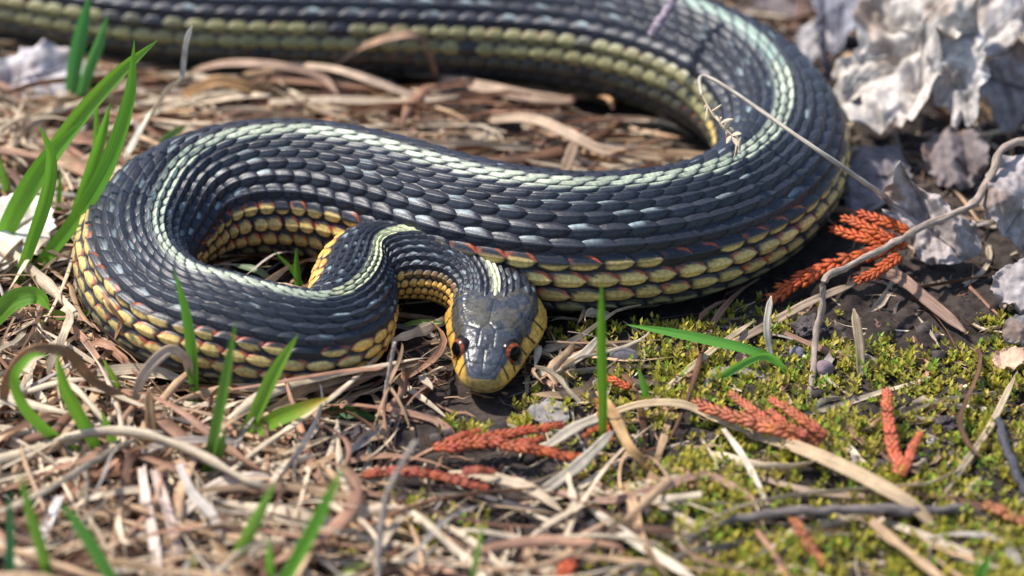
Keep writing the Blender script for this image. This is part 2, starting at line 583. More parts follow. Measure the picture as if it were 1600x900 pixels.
CAPC = lin(58, 61, 68)
YEL = lin(214, 168, 78)
def build_snake():
    root = thing('snake', [*AXC[int(len(ss) * 0.5), :2], 0.0],
                 'dark garter snake with pale back stripe and yellow flanks lying coiled on the ground', 'snake')
    b = Batch()
    # skin: rings along the body, closer together on the head
    tt = np.r_[np.linspace(0, 1, 14) ** 2 * 0.9, np.arange(1.0, HEADL, 0.13)]
    s = np.r_[np.arange(0, SLEN - HEADL, 1.2), (SLEN - tt)[::-1]]
    nth = 224
    th = np.linspace(-np.pi, np.pi, nth, endpoint=False)
    S, TH = np.meshgrid(s, th, indexing='ij')
    t = SLEN - S
    r0 = rho(S, TH)
    x, z = r0 * np.sin(TH), r0 * np.cos(TH)
    h = np.zeros_like(S)
    C = np.broadcast_to(lin(30, 30, 34), S.shape + (3,)).copy()
    stp = (np.exp(-(TH / R(11)) ** 4) * 0.75)[..., None] * (t > 13)[..., None]
    C = C * (1 - stp) + lin(150, 158, 136) * stp
    hd = t < 16.5
    xh, tH, zh = x[hd], t[hd], z[hd]
    # colours of the head: dark cap, yellow lips with dark sutures
    zy = np.interp(tH, [0, 1, 2, 4, 5.5, 8, 10, 13, 15.5, 17.5, 19, 20.5, 21], [1.2, 1.25, 1.75, 2.35, 2.3, 1.6, 1.75, 2.05, 2.3, 3.1, 3.3, 1.0, 0.5])
    zy = np.where(tH < 0.42, 3.0, zy) + 0.3 * noise(tH * 0.9, xh * 0.9, 4.0)
    k = sstep(-0.25, 0.25, zy - zh)[:, None]
    cap = CAPC * (0.95 + 0.25 * noise(xh * 0.8, tH * 0.8, 1.0))[:, None]
    cap = cap * (1 + 0.35 * (1 - sstep(1, 6, tH))[:, None])
    warm = lin(108, 98, 66)
    wk = np.clip(sstep(-0.3, 0.8, fbm(xh * 0.7, tH * 0.7, 6.0, 3)) * sstep(5, 11, tH), 0, 0.32)[:, None]
    cap = cap * (1 - wk) + warm * wk
    front = (1 - sstep(0.6, 2.2, tH))[:, None]
    yel = YEL * (0.92 + 0.16 * noise(xh, tH, 2.0))[:, None]
    yel = yel * (1 - front) + lin(158, 132, 78) * front
    chin = sstep(-0.6, -2.2, zh)[:, None]
    yel = yel * (1 - chin) + lin(214, 200, 150) * chin
    c = cap * (1 - k) + yel * k
    # black sutures between the lip plates
    for t0, sl in ((2.3, 0.15), (3.9, 0.2), (5.4, 0.35), (7.7, -0.35), (10.3, -0.35), (13.2, -0.25)):
        d = np.abs(tH - t0 - sl * zh)
        q = ((1 - sstep(0.10, 0.30, d)) * sstep(-0.5, 0.1, zh) * (zh < zy + 0.4))[:, None]
        c = c * (1 - 0.93 * q) + lin(16, 15, 16) * 0.93 * q
    hh = np.zeros_like(xh)
    top = (zh > 0)
    dmin = np.full(len(xh), 9.0)
    for a_, b_ in PLATES:
        dmin = np.minimum(dmin, seg_dist(xh, tH, a_, b_))
    g = np.exp(-(dmin / 0.11) ** 2) * top * (zh > zy - 0.4)
    hh -= 0.085 * g
    hh += 0.03 * (1 - np.exp(-(dmin / 0.5) ** 2)) * top
    for t0, sl in ((2.3, 0.15), (3.9, 0.2), (5.4, 0.35), (7.7, -0.35), (10.3, -0.35), (13.2, -0.25)):
        d = np.abs(tH - t0 - sl * zh)
        hh -= 0.09 * np.exp(-(d / 0.14) ** 2) * sstep(-0.5, 0.1, zh) * (zh < zy + 0.6)
    c = c * (1 - 0.35 * g[:, None])
    lip = np.exp(-((zh + 0.55 + 0.02 * tH) / 0.13) ** 2) * (tH < 15) * sstep(0.05, 0.5, tH)
    hh -= 0.16 * lip
    c = c * (1 - 0.6 * lip[:, None])
    notch = np.exp(-(xh / 0.45) ** 2 - ((zh + 0.5) / 0.18) ** 2) * (tH < 0.9)
    c = c * (1 - 0.7 * notch[:, None])
    # nostrils and brow, dark rim round the eyes
    for m in (-1, 1):
        dn = np.sqrt((xh - 2.05 * m) ** 2 + (tH - 1.5) ** 2 + (zh - 1.25) ** 2)
        hh -= 0.28 * np.exp(-(dn / 0.3) ** 2)
        c = c * (1 - 0.85 * np.exp(-(dn / 0.36) ** 2))[:, None]
        de = np.sqrt((xh - 4.2 * m) ** 2 + (tH - 5.7) ** 2 + (zh - 2.1) ** 2)
        q = (1 - sstep(1.75, 2.15, de))[:, None]
        c = c * (1 - 0.8 * q) + lin(24, 20, 20) * 0.8 * q
        hh -= 0.35 * (1 - sstep(1.2, 1.9, de))
        hh += 0.12 * np.exp(-((de - 2.0) / 0.22) ** 2)
    # small temple scales
    tem = sstep(9, 11, tH) * (np.abs(xh) > 3.9) * (zh > -1)
    cell = np.abs(np.sin(tH * 2.2 + np.round(zh * 1.1) * 1.57)) * np.abs(np.cos(zh * 1.1 * np.pi))
    hh += tem * 0.10 * np.minimum(cell * 2.2, 1)
    hh += 0.03 * fbm(xh * 2.5, tH * 2.5, zh * 2.5, 3)
    h[hd] = hh * sstep(0, 0.3, tH)
    C[hd] = c
    # belly under the scutes
    V = surf(S, TH, h)
    Fq = grid_faces(len(s), nth, wrap=True)
    nV = len(s) * nth
    V = np.concatenate([V.reshape(-1, 3), at_s(AXC, np.array([SLEN])), at_s(AXC, np.array([0.0]))])
    Cc = np.concatenate([C.reshape(-1, 3), C[-1, :1], C[0, :1]])
    Lh = np.zeros((len(V), 3))
    Lh[:nV, 0] = (1 - sstep(14, 19, t)).ravel()
    b.add(V, Fq, Cc, Lh)
    j = np.arange(nth)
    kk = (len(s) - 1) * nth
    b.F.append(np.stack([np.full(nth, nV), kk + j, kk + (j + 1) % nth], -1))
    b.F.append(np.stack([np.full(nth, nV + 1), (j + 1) % nth, j], -1))
    # scale columns: one phase step per scale length
    pitch = 0.345 * AXR * np.where(AXR < 7.5, 0.86 + 0.14 * sstep(5.5, 7.5, AXR), 1.0)
    phase = np.cumsum(STEP / pitch)
    nmax = int(phase[-1])
    nu, nv = 9, 11
    u = np.linspace(0, 1, nu)[:, None]
    v = np.linspace(-1, 1, nv)[None, :]
    prof = (1 - np.abs(2 * (0.10 + 0.90 * u) - 1) ** 2.0) ** 0.70
    prof_b = (1 - np.abs(2 * (0.12 + 0.88 * u) - 1) ** 3.2) ** 0.62
    F1 = grid_faces(nu, nv)
    ang = lambda k: R(np.sign(k) * (7.0 * abs(k) + 0.5 * k * k))
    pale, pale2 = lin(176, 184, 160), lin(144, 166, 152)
    blk, blk2 = lin(40, 43, 52), lin(52, 56, 66)
    fleck = lin(146, 160, 162)
    ye1, ye2, ye3 = lin(204, 176, 108), lin(186, 162, 102), lin(144, 136, 98)
    org = lin(190, 92, 46)
    Ss, Ts, Hs, Cs, Ls = [], [], [], [], []
    S_BEND = ss[np.argmax(AXC[:, 0])] - 6          # the far strand runs up to the right-hand bend
    s_of = lambda ph: np.interp(ph, phase, ss)
    for k in range(-10, 11):
        row = abs(k) - 1 if abs(k) >= 6 else abs(k)      # rows 6 to 9 carry the yellow side stripe
        row = 5 if abs(k) == 6 else row
        wth = (ang(abs(k) + 0.5) - ang(max(abs(k) - 0.5, 0))) if k else 2 * ang(0.5)
        for n in range(2, nmax):
            ph = n + (0.5 if k % 2 else 0.0)
            s0 = float(s_of(ph))
            t0 = SLEN - s0
            if t0 < (14.8 if abs(k) < 3 else 15.6 if row < 6 else 18.6):
                continue
            p = float(np.interp(s0, ss, pitch))
            r = float(np.interp(s0, ss, AXR))
            jit = rng.normal(0, 0.03, 3)
            Ln = p * (1.44 if row < 6 else 1.36)
            uu = u + 0 * v
            vv = v + 0 * u
            sg = s0 - (uu - 0.42) * Ln + jit[0] * p
            if sg.min() < 0.5:
                continue
            W = wth * (0.575 if row < 6 else 0.53) * (1 + jit[1])
            prf = prof if row < 6 else prof_b
            tg = ang(k) + jit[2] * 0.12 * wth + vv * prf * W
            rr = r / 10.0
            dome = (1 - np.abs(vv) ** 2.2)
            keel = np.exp(-(vv / 0.12) ** 2) * sstep(0.05, 0.3, uu) * (1 - sstep(0.88, 1, uu))
            kk_ = 0.0 if row > 8 else 0.22 if row < 8 else 0.10
            hg = rr * (0.0 + 0.36 * uu ** 0.9 - 0.14 * sstep(0.8, 1, uu) + 0.30 * dome * sstep(0, 0.35, uu) + kk_ * keel - 0.08)
            hg = hg - rr * 0.16 * np.abs(vv) ** 3
            # pigment
            rd = rng.random(4)
            # distance to the free edge, 0 at the rim, 1 in the middle
            edge = np.minimum(1 - np.abs(vv), np.minimum((1 - uu) * 1.6, uu * 1.2))
            oval = 1 - ((np.abs(uu - 0.63) / 0.36) ** 2.6 + (np.abs(vv) / 0.84) ** 2.6) ** (1 / 2.6)
            out = vv * (1 if k >= 0 else -1)          # +1 towards the belly
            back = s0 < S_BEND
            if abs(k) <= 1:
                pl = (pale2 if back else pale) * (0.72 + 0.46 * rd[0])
                if t0 < 60:
                    pl = lin(204, 206, 164) * (0.9 + 0.2 * rd[0])
                if k == 0:
                    m = sstep(-0.05, 0.22, oval) if t0 > 46 else sstep(0, 0.1, edge)
                else:
                    m = (sstep(-0.05, 0.22, oval) if t0 > 46 else sstep(0, 0.1, edge)) * (1 - sstep(-0.15, 0.35, out + 0.45 * (rd[1] - 0.5) + (0.25 if t0 < 40 else 0))) * 0.95
                c = blk2 * (1 - m[..., None]) + pl * m[..., None]
            elif row <= 5:
                m = 0.55 * sstep(0.25, 0.0, edge)[..., None] * rd[0]
                bb = blk * (0.75 + 0.5 * rd[2])
                c = bb * (1 - m) + blk2 * 1.25 * m
                if rd[3] < (0.36 if (n + (k // 2)) % 2 and abs(k) in (3, 4, 5, 6) else 0.07):
                    q = (sstep(0.66, 0.46, uu + 0.15 * noise(vv * 3 + n, uu * 3, k)) * sstep(0.25, 0.55, -out))[..., None] * (0.5 + 0.5 * rd[1])
                    c = c * (1 - q) + fleck * q
            else:
                base = {6: ye1, 7: ye1, 8: ye2, 9: ye3}[row] * (0.82 + 0.32 * rd[0])
                if t0 < 62:
                    base = lin(222, 172, 84) * (0.85 + 0.3 * rd[0])
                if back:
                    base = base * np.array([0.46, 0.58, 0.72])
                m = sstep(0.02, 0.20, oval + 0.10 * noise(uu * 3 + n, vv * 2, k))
                if t0 < 62:
                    m = sstep(-0.12, 0.08, oval)
                if row == 6:
                    if t0 >= 62:
                        m = m * sstep(-0.3, 0.2, out + 0.8 * (rd[1] - 0.5)) * (rd[2] < 0.9)
                    elif t0 < 34:
                        m = m * 0.25
                low = t0 < 215
                if t0 > 62 and (row == 9 or (row == 8 and not low)):
                    m = m * sstep(-0.35, 0.25, noise(uu * 1.7 + n * 3.1, vv * 1.5, k * 1.0) + (0.3 if low else 0.12)) * (0.95 if low else 0.62 if row == 8 else 0.35)
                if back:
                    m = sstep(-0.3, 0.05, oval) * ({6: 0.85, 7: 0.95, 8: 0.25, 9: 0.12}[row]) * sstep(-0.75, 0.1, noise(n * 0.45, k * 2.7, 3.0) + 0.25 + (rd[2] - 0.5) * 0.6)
                c = blk * 0.8 * (1 - m[..., None]) + base * m[..., None]
                stri = 0.12 * np.sin(vv * 9)[..., None] * m[..., None]
                c = c * (1 + stri)
                warm_p = 0.62 if (t0 < 215 and t0 > 50) else 0.12
                if row in (6, 7, 8) and rd[3] < warm_p:
                    q = (sstep(0.28, 0.06, oval) * sstep(-0.35, -0.1, oval) * sstep(0.1, -0.5, out) * sstep(0.1, 0.3, np.abs(vv * 0 + uu - 0.5 - 0.25 * (rd[1] - 0.5))))[..., None] * (0.75 if t0 < 215 else 0.25)
                    c = c * (1 - q) + org * q
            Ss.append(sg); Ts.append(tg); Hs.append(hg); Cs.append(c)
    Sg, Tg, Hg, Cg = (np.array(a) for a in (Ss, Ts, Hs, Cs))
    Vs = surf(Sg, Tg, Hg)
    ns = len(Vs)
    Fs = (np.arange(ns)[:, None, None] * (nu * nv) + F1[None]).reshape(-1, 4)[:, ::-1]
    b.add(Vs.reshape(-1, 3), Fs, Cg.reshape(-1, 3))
    # wide belly scutes
    nu2, nv2 = 5, 17
    u = np.linspace(0, 1, nu2)[:, None]
    v = np.linspace(-1, 1, nv2)[None, :]
    F2 = grid_faces(nu2, nv2)
    half = np.pi - ang(10.45)
    for n in range(2, nmax):
        s0 = float(s_of(n + 0.25))
        if SLEN - s0 < 17:
            continue
        p = float(np.interp(s0, ss, pitch))
        r = float(np.interp(s0, ss, AXR)) / 10
        sg = s0 - (u - 0.4) * p * 1.25 + 0 * v + 0.25 * p * (1 - v ** 2)
        if sg.min() < 0.5:
            continue
        tg = np.pi + v * half + 0 * u
        hg = r * (-0.02 + 0.26 * u + 0 * v - 0.12 * np.abs(v) ** 4)
        m = sstep(0.05, 0.3, u) * sstep(-0.3, 0.2, noise(u * 1.2 + n * 2.3, v * 4, 1.0) + 0.28)
        c = blk * (1 - m[..., None]) + lin(146, 146, 112) * (0.8 + 0.4 * rng.random()) * m[..., None]
        b.add(surf(sg, tg, hg).reshape(-1, 3), F2[:, ::-1], c.reshape(-1, 3))
    body = b.build('body', M_scale, parent=root)
    # eyes
    for m in (-1, 1):
        s0 = np.array([SLEN - 5.7])
        C0, U0, B0, T0 = (at_s(a, s0)[0] for a in (AXC, AU, AB, AT))
        c = C0 + B0 * 3.2 * m + U0 * 2.15
        out = unit(B0 * m * 0.74 + T0 * 0.58 + U0 * 0.34)
        e1 = unit(np.cross(out, U0))
        e2 = np.cross(e1, out)
        def dome(rad, a1, n1, n2, colf, up_st=1.0):
            a = np.linspace(0.0, a1, n1)[:, None]
            f = np.linspace(0, 2 * np.pi, n2, endpoint=False)[None]
            V = c + rad * (np.cos(a)[..., None] * out + np.sin(a)[..., None] * (np.cos(f)[..., None] * e1 + up_st * np.sin(f)[..., None] * e2))
            C = np.array([[colf(x, y) for y in f[0]] for x in a[:, 0]])
            q = Batch()
            q.add(V.reshape(-1, 3), grid_faces(n1, n2, wrap=True), C.reshape(-1, 3))
            return q
        def iris(a, f):
            d = R(58)
            return lin(140, 70, 34) * (0.8 + 0.35 * math.sin(f * 9 + a * 7)) if a < d else lin(26, 20, 18)
        eye = dome(1.75, R(165), 26, 40, iris).build('eye', M_eye, parent=root)
        eye['label'] = 'round eye with orange brown iris and black pupil'
        dome(1.785, R(37), 8, 28, lambda a, f: lin(8, 8, 9)).build('pupil', M_pupil, parent=eye)
    return root
build_snake()

# ------------------------------------------------------------ dry grass litter
TONES = [('pale cream', lin(230, 208, 178), 0.42), ('tan', lin(204, 168, 132), 0.25), ('pinkish brown', lin(180, 136, 110), 0.17),
         ('dark brown', lin(118, 84, 62), 0.09), ('grey', lin(176, 164, 154), 0.07)]
TW = np.array([t[2] for t in TONES])
def rand_blade(x, y, length, layer, horiz, n=11, curl=1.0):
    a = rng.normal(0, 0.32) + (np.pi if rng.random() < 0.5 else 0) if horiz else rng.uniform(0, 2 * np.pi)
    k = rng.normal(0, 0.55 * curl) / length
    kk = rng.normal(0, 0.6 * curl)
    s = np.linspace(-0.5, 0.5, n) * length
    da = a + k * s + kk * (s / length) ** 2 * 2
    if rng.random() < 0.45:                       # a kink
        da = da + rng.normal(0, 0.75) * (s > rng.uniform(-0.3, 0.3) * length)
    ds = length / (n - 1)
    px = x + np.cumsum(np.cos(da)) * ds - np.cos(da).sum() * ds / 2
    py = y + np.cumsum(np.sin(da)) * ds - np.sin(da).sum() * ds / 2
    z = H(px, py) + layer
    z = z + rng.uniform(-0.3, 1.0) * layer * (1 - (2 * s / length) ** 2) * 0.7 + rng.normal(0, 0.16) * s * 0.6
    z = np.maximum(z, H(px, py) + 0.35)
    return np.stack([px, py, z], 1)
def blade_prof(n):
    q = np.linspace(0, 1, n)
    return np.clip(0.55 + 0.45 * np.sin(np.pi * q) + 0.12 * rng.normal(0, 1, n), 0.2, 1.3) * np.minimum(1, (1 - q) * 5 + 0.15)

FREE = [(665, 925, 640, 728), (560, 780, 715, 768), (1080, 1300, 600, 702), (1370, 1450, 596, 748), (1190, 1420, 330, 475), (930, 960, 580, 700)]
def in_free(px, py):
    px, py = np.asarray(px), np.asarray(py)
    m = np.zeros(px.shape, bool)
    for a, b_, c_, d_ in FREE:
        m |= (px > a) & (px < b_) & (py > c_) & (py < d_)
    return m
def zone(px, py):
    if py < 330 and px > 1130:
        return 'among the grey dead leaves'
    if px < 255 and py < 450:
        return 'beside the green blades at the coil'
    if py < 330:
        return 'between the two long strands of the snake'
    if px < 560 and py < 640:
        return 'against the lower coil of the snake'
    if px < 500:
        return 'in the thick thatch with green shoots'
    if px < 1000 and py < 690:
        return 'on the ground around the snake head'
    if px < 1000:
        return 'over bare soil below the red cedar sprig'
    return 'on the yellow green moss'

def build_litter():
    fine = Batch()
    tris = 0
    cand = []
    X0, Y0 = rng.uniform(-165, 165, 17000), rng.uniform(-105, 190, 17000)
    D0 = straw_density(X0, Y0)
    ok0 = rng.random(len(X0)) < D0
    for x, y, d in zip(X0[ok0], Y0[ok0], D0[ok0]):
        px, py = proj(np.array([x, y, 0.0]))
        hz = py < 330 and 180 < px < 1200
        lay = rng.uniform(0.2, 4.4) * d
        ln = rng.uniform(7, 30) * (1.25 if hz else 1.0)
        cand.append((rand_blade(x, y, ln, lay, hz, n=10, curl=1.7), (0.3 + 1.2 * rng.random() ** 1.5) * (1.15 if hz else 1), None))
    arr = np.array([c[0] for c in cand])
    arr, push = clear(arr)
    ok = push.max(1) < 3.5
    fx, fy = proj(arr.reshape(-1, 3))
    fr = in_free(fx, fy).reshape(arr.shape[:2]) & (arr[..., 2] - H(arr[..., 0], arr[..., 1]) > 1.6)
    ok &= ~fr.any(1)
    for i in np.nonzero(ok)[0]:
        k = rng.choice(5, p=TW)
        c = TONES[k][1] * rng.uniform(0.68, 1.12)
        n = arr.shape[1]
        roll = rng.uniform(-1.2, 1.2) + np.linspace(0, rng.normal(0, 1.0), n)
        V, F, L = ribbon(arr[i], cand[i][1], roll=roll, cup=rng.uniform(-0.7, 0.7), prof=blade_prof(n))
        fine.add(V, F, c * (1 + 0.3 * noise(L[:, 1] * 0.25, L[:, 2]))[:, None], L)
    n = 6500
    X1, Y1 = rng.uniform(-120, 120, n), rng.uniform(-90, 150, n)
    D1 = np.clip(0.25 + straw_density(X1, Y1), 0, 1) * (1 - 0.75 * moss_density(X1, Y1))
    ok1 = (rng.random(n) < D1) & (hdist(X1, Y1, False) > 0.95)
    for x, y in zip(X1[ok1], Y1[ok1]):
        ln = rng.uniform(1.5, 7)
        a = rng.uniform(0, 2 * np.pi)
        q = np.linspace(-0.5, 0.5, 5)[:, None] * ln * np.array([math.cos(a), math.sin(a), rng.normal(0, 0.12)])
        q[:, :2] += rng.normal(0, 0.04 * ln, (5, 2))
        q += np.array([x, y, 0])
        q[:, 2] += H(q[:, 0], q[:, 1]) + rng.uniform(0.4, 1.0)
        V, F, L = ribbon(q, rng.uniform(0.15, 0.55), roll=rng.uniform(-0.8, 0.8), cup=rng.uniform(-0.6, 0.6), prof=blade_prof(5))
        fine.add(V, F, TONES[rng.choice(5, p=[.32, .28, .2, .1, .1])][1] * rng.uniform(0.5, 1.0), L)
    o = fine.build('dry_grass_litter', M_straw, origin=np.zeros(3))
    o['kind'] = 'stuff'
    tag(o, 'tangled brown and cream litter of dead grass covering the ground', 'dry grass')
    # the larger blades that lie on top, each its own thing
    made = 0
    tries = 0
    while made < 250 and tries < 6000:
        tries += 1
        x, y = rng.uniform(-95, 95), rng.uniform(-78, 110)
        d = float(straw_density(np.array(x), np.array(y)))
        px, py = proj(np.array([x, y, 0.0]))
        if rng.random() > d * (0.75 if py < 330 else 1) or not (-60 < px < 1660 and -20 < py < 960):
            continue
        hz = py < 330 and 180 < px < 1200
        ln = rng.uniform(16, 46)
        pts = rand_blade(x, y, ln, rng.uniform(1.2, 5.4) * (0.35 + 0.65 * d), hz, n=15, curl=1.5)
        pts, push = clear(pts, 0.6)
        if push.max() > 2.5 or in_free(*proj(pts)).mean() > 0.08:
            continue
        k = rng.choice(5, p=TW)
        b = Batch()
        n = len(pts)
        roll = rng.uniform(-0.9, 0.9) + np.linspace(0, rng.normal(0, 1.1), n)
        wdt = rng.uniform(0.6, 2.0)
        V, F, L = ribbon(pts, wdt, roll=roll, cup=rng.uniform(-0.75, 0.75), thick=0.12, prof=blade_prof(n), na=3)
        b.add(V, F, TONES[k][1] * rng.uniform(0.85, 1.1) * (1 + 0.25 * noise(L[:, 1] * 0.2, L[:, 2]))[:, None], L)
        ob = b.build('dry_grass_blade', M_straw)
        zn = zone(px, py)
        ch = np.linalg.norm(pts[-1] - pts[0]) / np.linalg.norm(np.diff(pts, axis=0), axis=1).sum()
        shp = 'straight' if ch > 0.975 else 'curved' if ch > 0.9 else 'bent'
        lab = f"{'long' if ln > 30 else 'short'} {'broad' if wdt > 1.5 else 'slim'} {shp} {TONES[k][0]} dead grass blade {zn}"
        tag(ob, lab, 'dry grass', lab)
        made += 1
build_litter()

# ------------------------------------------------------------ moss, soil crumbs
CLODS = [(1480, 668, 34, 'knobbly dark soil clod on moss beside the forked cedar sprig'), (1377, 735, 26, 'dark soil clod against the foot of the forked cedar sprig'),
         (1265, 525, 48, 'round dark soil lump beneath the bent twig by the moss'), (555, 690, 44, 'dark lump of soil beneath the curved green blade and cedar scraps'),
         (1010, 812, 26, 'small soil clod under the grey twig'), (915, 835, 44, 'broad crumbly soil lump among straw below the cedar sprig')]
PEB = [(975, 566, 56, 34, lin(96, 92, 98), 'smooth grey oval pebble right of the snake head'), (1245, 560, 26, 20, lin(120, 116, 128), 'small bluish pebble at the base of the grass tuft on moss'),
       (1285, 585, 34, 30, lin(132, 112, 116), 'mauve pebble beside the grass tuft on moss'), (1455, 690, 16, 12, lin(196, 186, 172), 'tiny pale pebble beside the knobbly soil clod')]
def build_moss():
    b = Batch()
    cnt = 0
    Vs, Fs, Cs = [], [], []
    X = rng.uniform(-120, 170, 52000)
    Y = rng.uniform(-95, 60, 52000)
    md = moss_density(X, Y)
    keep = (rng.random(len(X)) < np.minimum(md * 1.3, 1) * 0.85) & (hdist(X, Y) > 0.8)
    for q in [(a[0], a[1], a[2]) for a in CLODS] + [(a[0], a[1], a[2]) for a in PEB]:
        c = P(q[0], q[1], 1.0)
        keep &= np.hypot(X - c[0], Y - c[1]) > q[2] * depth(c) / FPX * 0.55
    X, Y, md = X[keep], Y[keep], md[keep]
    Z = H(X, Y)
    cl = fbm(X / 6.5, Y / 6.5, 5.0, 2)
    cs = [lin(186, 174, 66), lin(158, 158, 56), lin(196, 178, 92), lin(126, 120, 50), lin(142, 172, 60)]
    n0 = 0
    for i in range(len(X)):
        hgt = rng.uniform(0.8, 2.5) * (0.8 + 0.5 * cl[i])
        hgt = max(hgt, 0.6)
        lean = rng.normal(0, 0.45, 2)
        base = np.array([X[i], Y[i], Z[i] - 0.2])
        nl = 8
        q = (np.arange(nl) + rng.random()) / nl
        f = q * 2 * np.pi * 2.4 + rng.random() * 6
        hz = 0.3 + 0.75 * q
        st = base + np.stack([lean[0] * hz * hgt, lean[1] * hz * hgt, hz * hgt], 1)
        el = 0.15 + 0.9 * q ** 1.5 + rng.normal(0, 0.2, nl)
        d = np.stack([np.cos(f) * np.cos(el), np.sin(f) * np.cos(el), np.sin(el)], 1)
        side = np.stack([-np.sin(f), np.cos(f), 0 * f], 1)
        ln = rng.uniform(0.6, 1.15, nl)[:, None]
        wd = 0.27
        mid = st + d * ln * 0.5 + np.array([0, 0, 0.05])
        tip = st + d * ln + np.array([0, 0, 0.22]) * ln
        V = np.stack([st, mid + side * wd, tip, mid - side * wd], 1).reshape(-1, 3)
        Vs.append(V)
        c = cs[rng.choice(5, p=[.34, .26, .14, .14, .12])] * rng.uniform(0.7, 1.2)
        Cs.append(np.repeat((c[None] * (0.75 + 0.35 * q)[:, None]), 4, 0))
        a = n0 + np.arange(nl) * 4
        Fs.append(np.stack([a, a + 1, a + 2, a + 3], 1))
        n0 += 4 * nl
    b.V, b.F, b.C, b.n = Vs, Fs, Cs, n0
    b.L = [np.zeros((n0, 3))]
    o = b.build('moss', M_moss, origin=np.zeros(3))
    o['kind'] = 'stuff'
    tag(o, 'low yellow green moss carpet on dark soil', 'moss')
build_moss()

def blob(n1=9, n2=12, rough=0.35, seed=0.0, f=1.3, oct=3):
    a = np.linspace(0, np.pi, n1)[:, None]
    t = np.linspace(0, 2 * np.pi, n2, endpoint=False)[None]
    D = np.stack([np.sin(a) * np.cos(t), np.sin(a) * np.sin(t), np.cos(a) + 0 * t], -1)
    r = 1 + rough * fbm(D[..., 0] * f + seed, D[..., 1] * f + seed * 1.7, D[..., 2] * f + seed * 0.3, oct)
    return (D * r[..., None]).reshape(-1, 3), grid_faces(n1, n2, wrap=True)[:, ::-1]

def build_crumbs():
    protos = [blob(5, 6, 0.45, s * 3.7) for s in range(12)]
    b = Batch()
    X = rng.uniform(-120, 120, 11000)
    Y = rng.uniform(-90, 140, 11000)
    px, py = proj(np.stack([X, Y, 0 * X], 1))
    dens = 0.16 + 0.6 * box(px, py, 560, 960, 560, 720, 30) + 0.9 * box(px, py, 1310, 1540, 400, 570, 25) + 0.75 * box(px, py, 500, 720, 650, 760, 30) + 0.9 * box(px, py, 800, 1010, 780, 900, 30) \
        + 0.5 * box(px, py, 550, 800, 790, 930, 30) + 0.3 * box(px, py, 1000, 1700, 500, 950) + 0.5 * box(px, py, 1130, 1700, -300, 420)
    ok = (rng.random(len(X)) < dens) & (hdist(X, Y) > 1.0)
    X, Y = X[ok], Y[ok]
    Z = H(X, Y)
    for x, y, z in zip(X, Y, Z):
        V, F = protos[rng.integers(12)]
        sz = rng.lognormal(-0.75, 0.5)
        c = lin(82, 73, 70) * rng.uniform(0.5, 1.35)
        if rng.random() < 0.08:
            c = lin(150, 138, 130) * rng.uniform(0.7, 1.1)
        b.add(V * sz * np.array([1, 1, 0.8]) + np.array([x, y, z + sz * 0.35]), F, c)
    o = b.build('soil_crumbs', M_soil, origin=np.zeros(3))
    o['kind'] = 'stuff'
    tag(o, 'loose dark grey soil crumbs scattered between straw and moss', 'soil')
build_crumbs()

for i, (px, py, wpx, lab) in enumerate(CLODS):
    c = P(px, py, 1.0)
    b = Batch()
    r = wpx * depth(c) / FPX / 2
    V, F = blob(44, 64, 0.34, 5.1 * i + 2, 3.4, 4)
    z = float(H(c[0], c[1]))
    b.add(V * r * np.array([1.05, 1.0, 0.75]) + np.array([c[0], c[1], z + r * 0.5]), F, lin(84, 76, 76))
    tag(b.build('soil_clod', M_soil), lab, 'soil clod')
for i, (px, py, w1, h1, c, lab) in enumerate(PEB):
    p = P(px, py, 1.0)
    k = depth(p) / FPX / 2
    b = Batch()
    V, F = blob(18, 26, 0.14, 9.3 * i + 1, 1.0, 2)
    z = float(H(p[0], p[1]))
    V = V * np.array([w1 * k, h1 * k * 1.2, h1 * k])
    a = R(-30)
    V = V @ np.array([[math.cos(a), math.sin(a), 0], [-math.sin(a), math.cos(a), 0], [0, 0, 1]])
    b.add(V + np.array([p[0], p[1], z + h1 * k * 0.5]), F, c)
    tag(b.build('pebble', M_stone), lab, 'pebble')

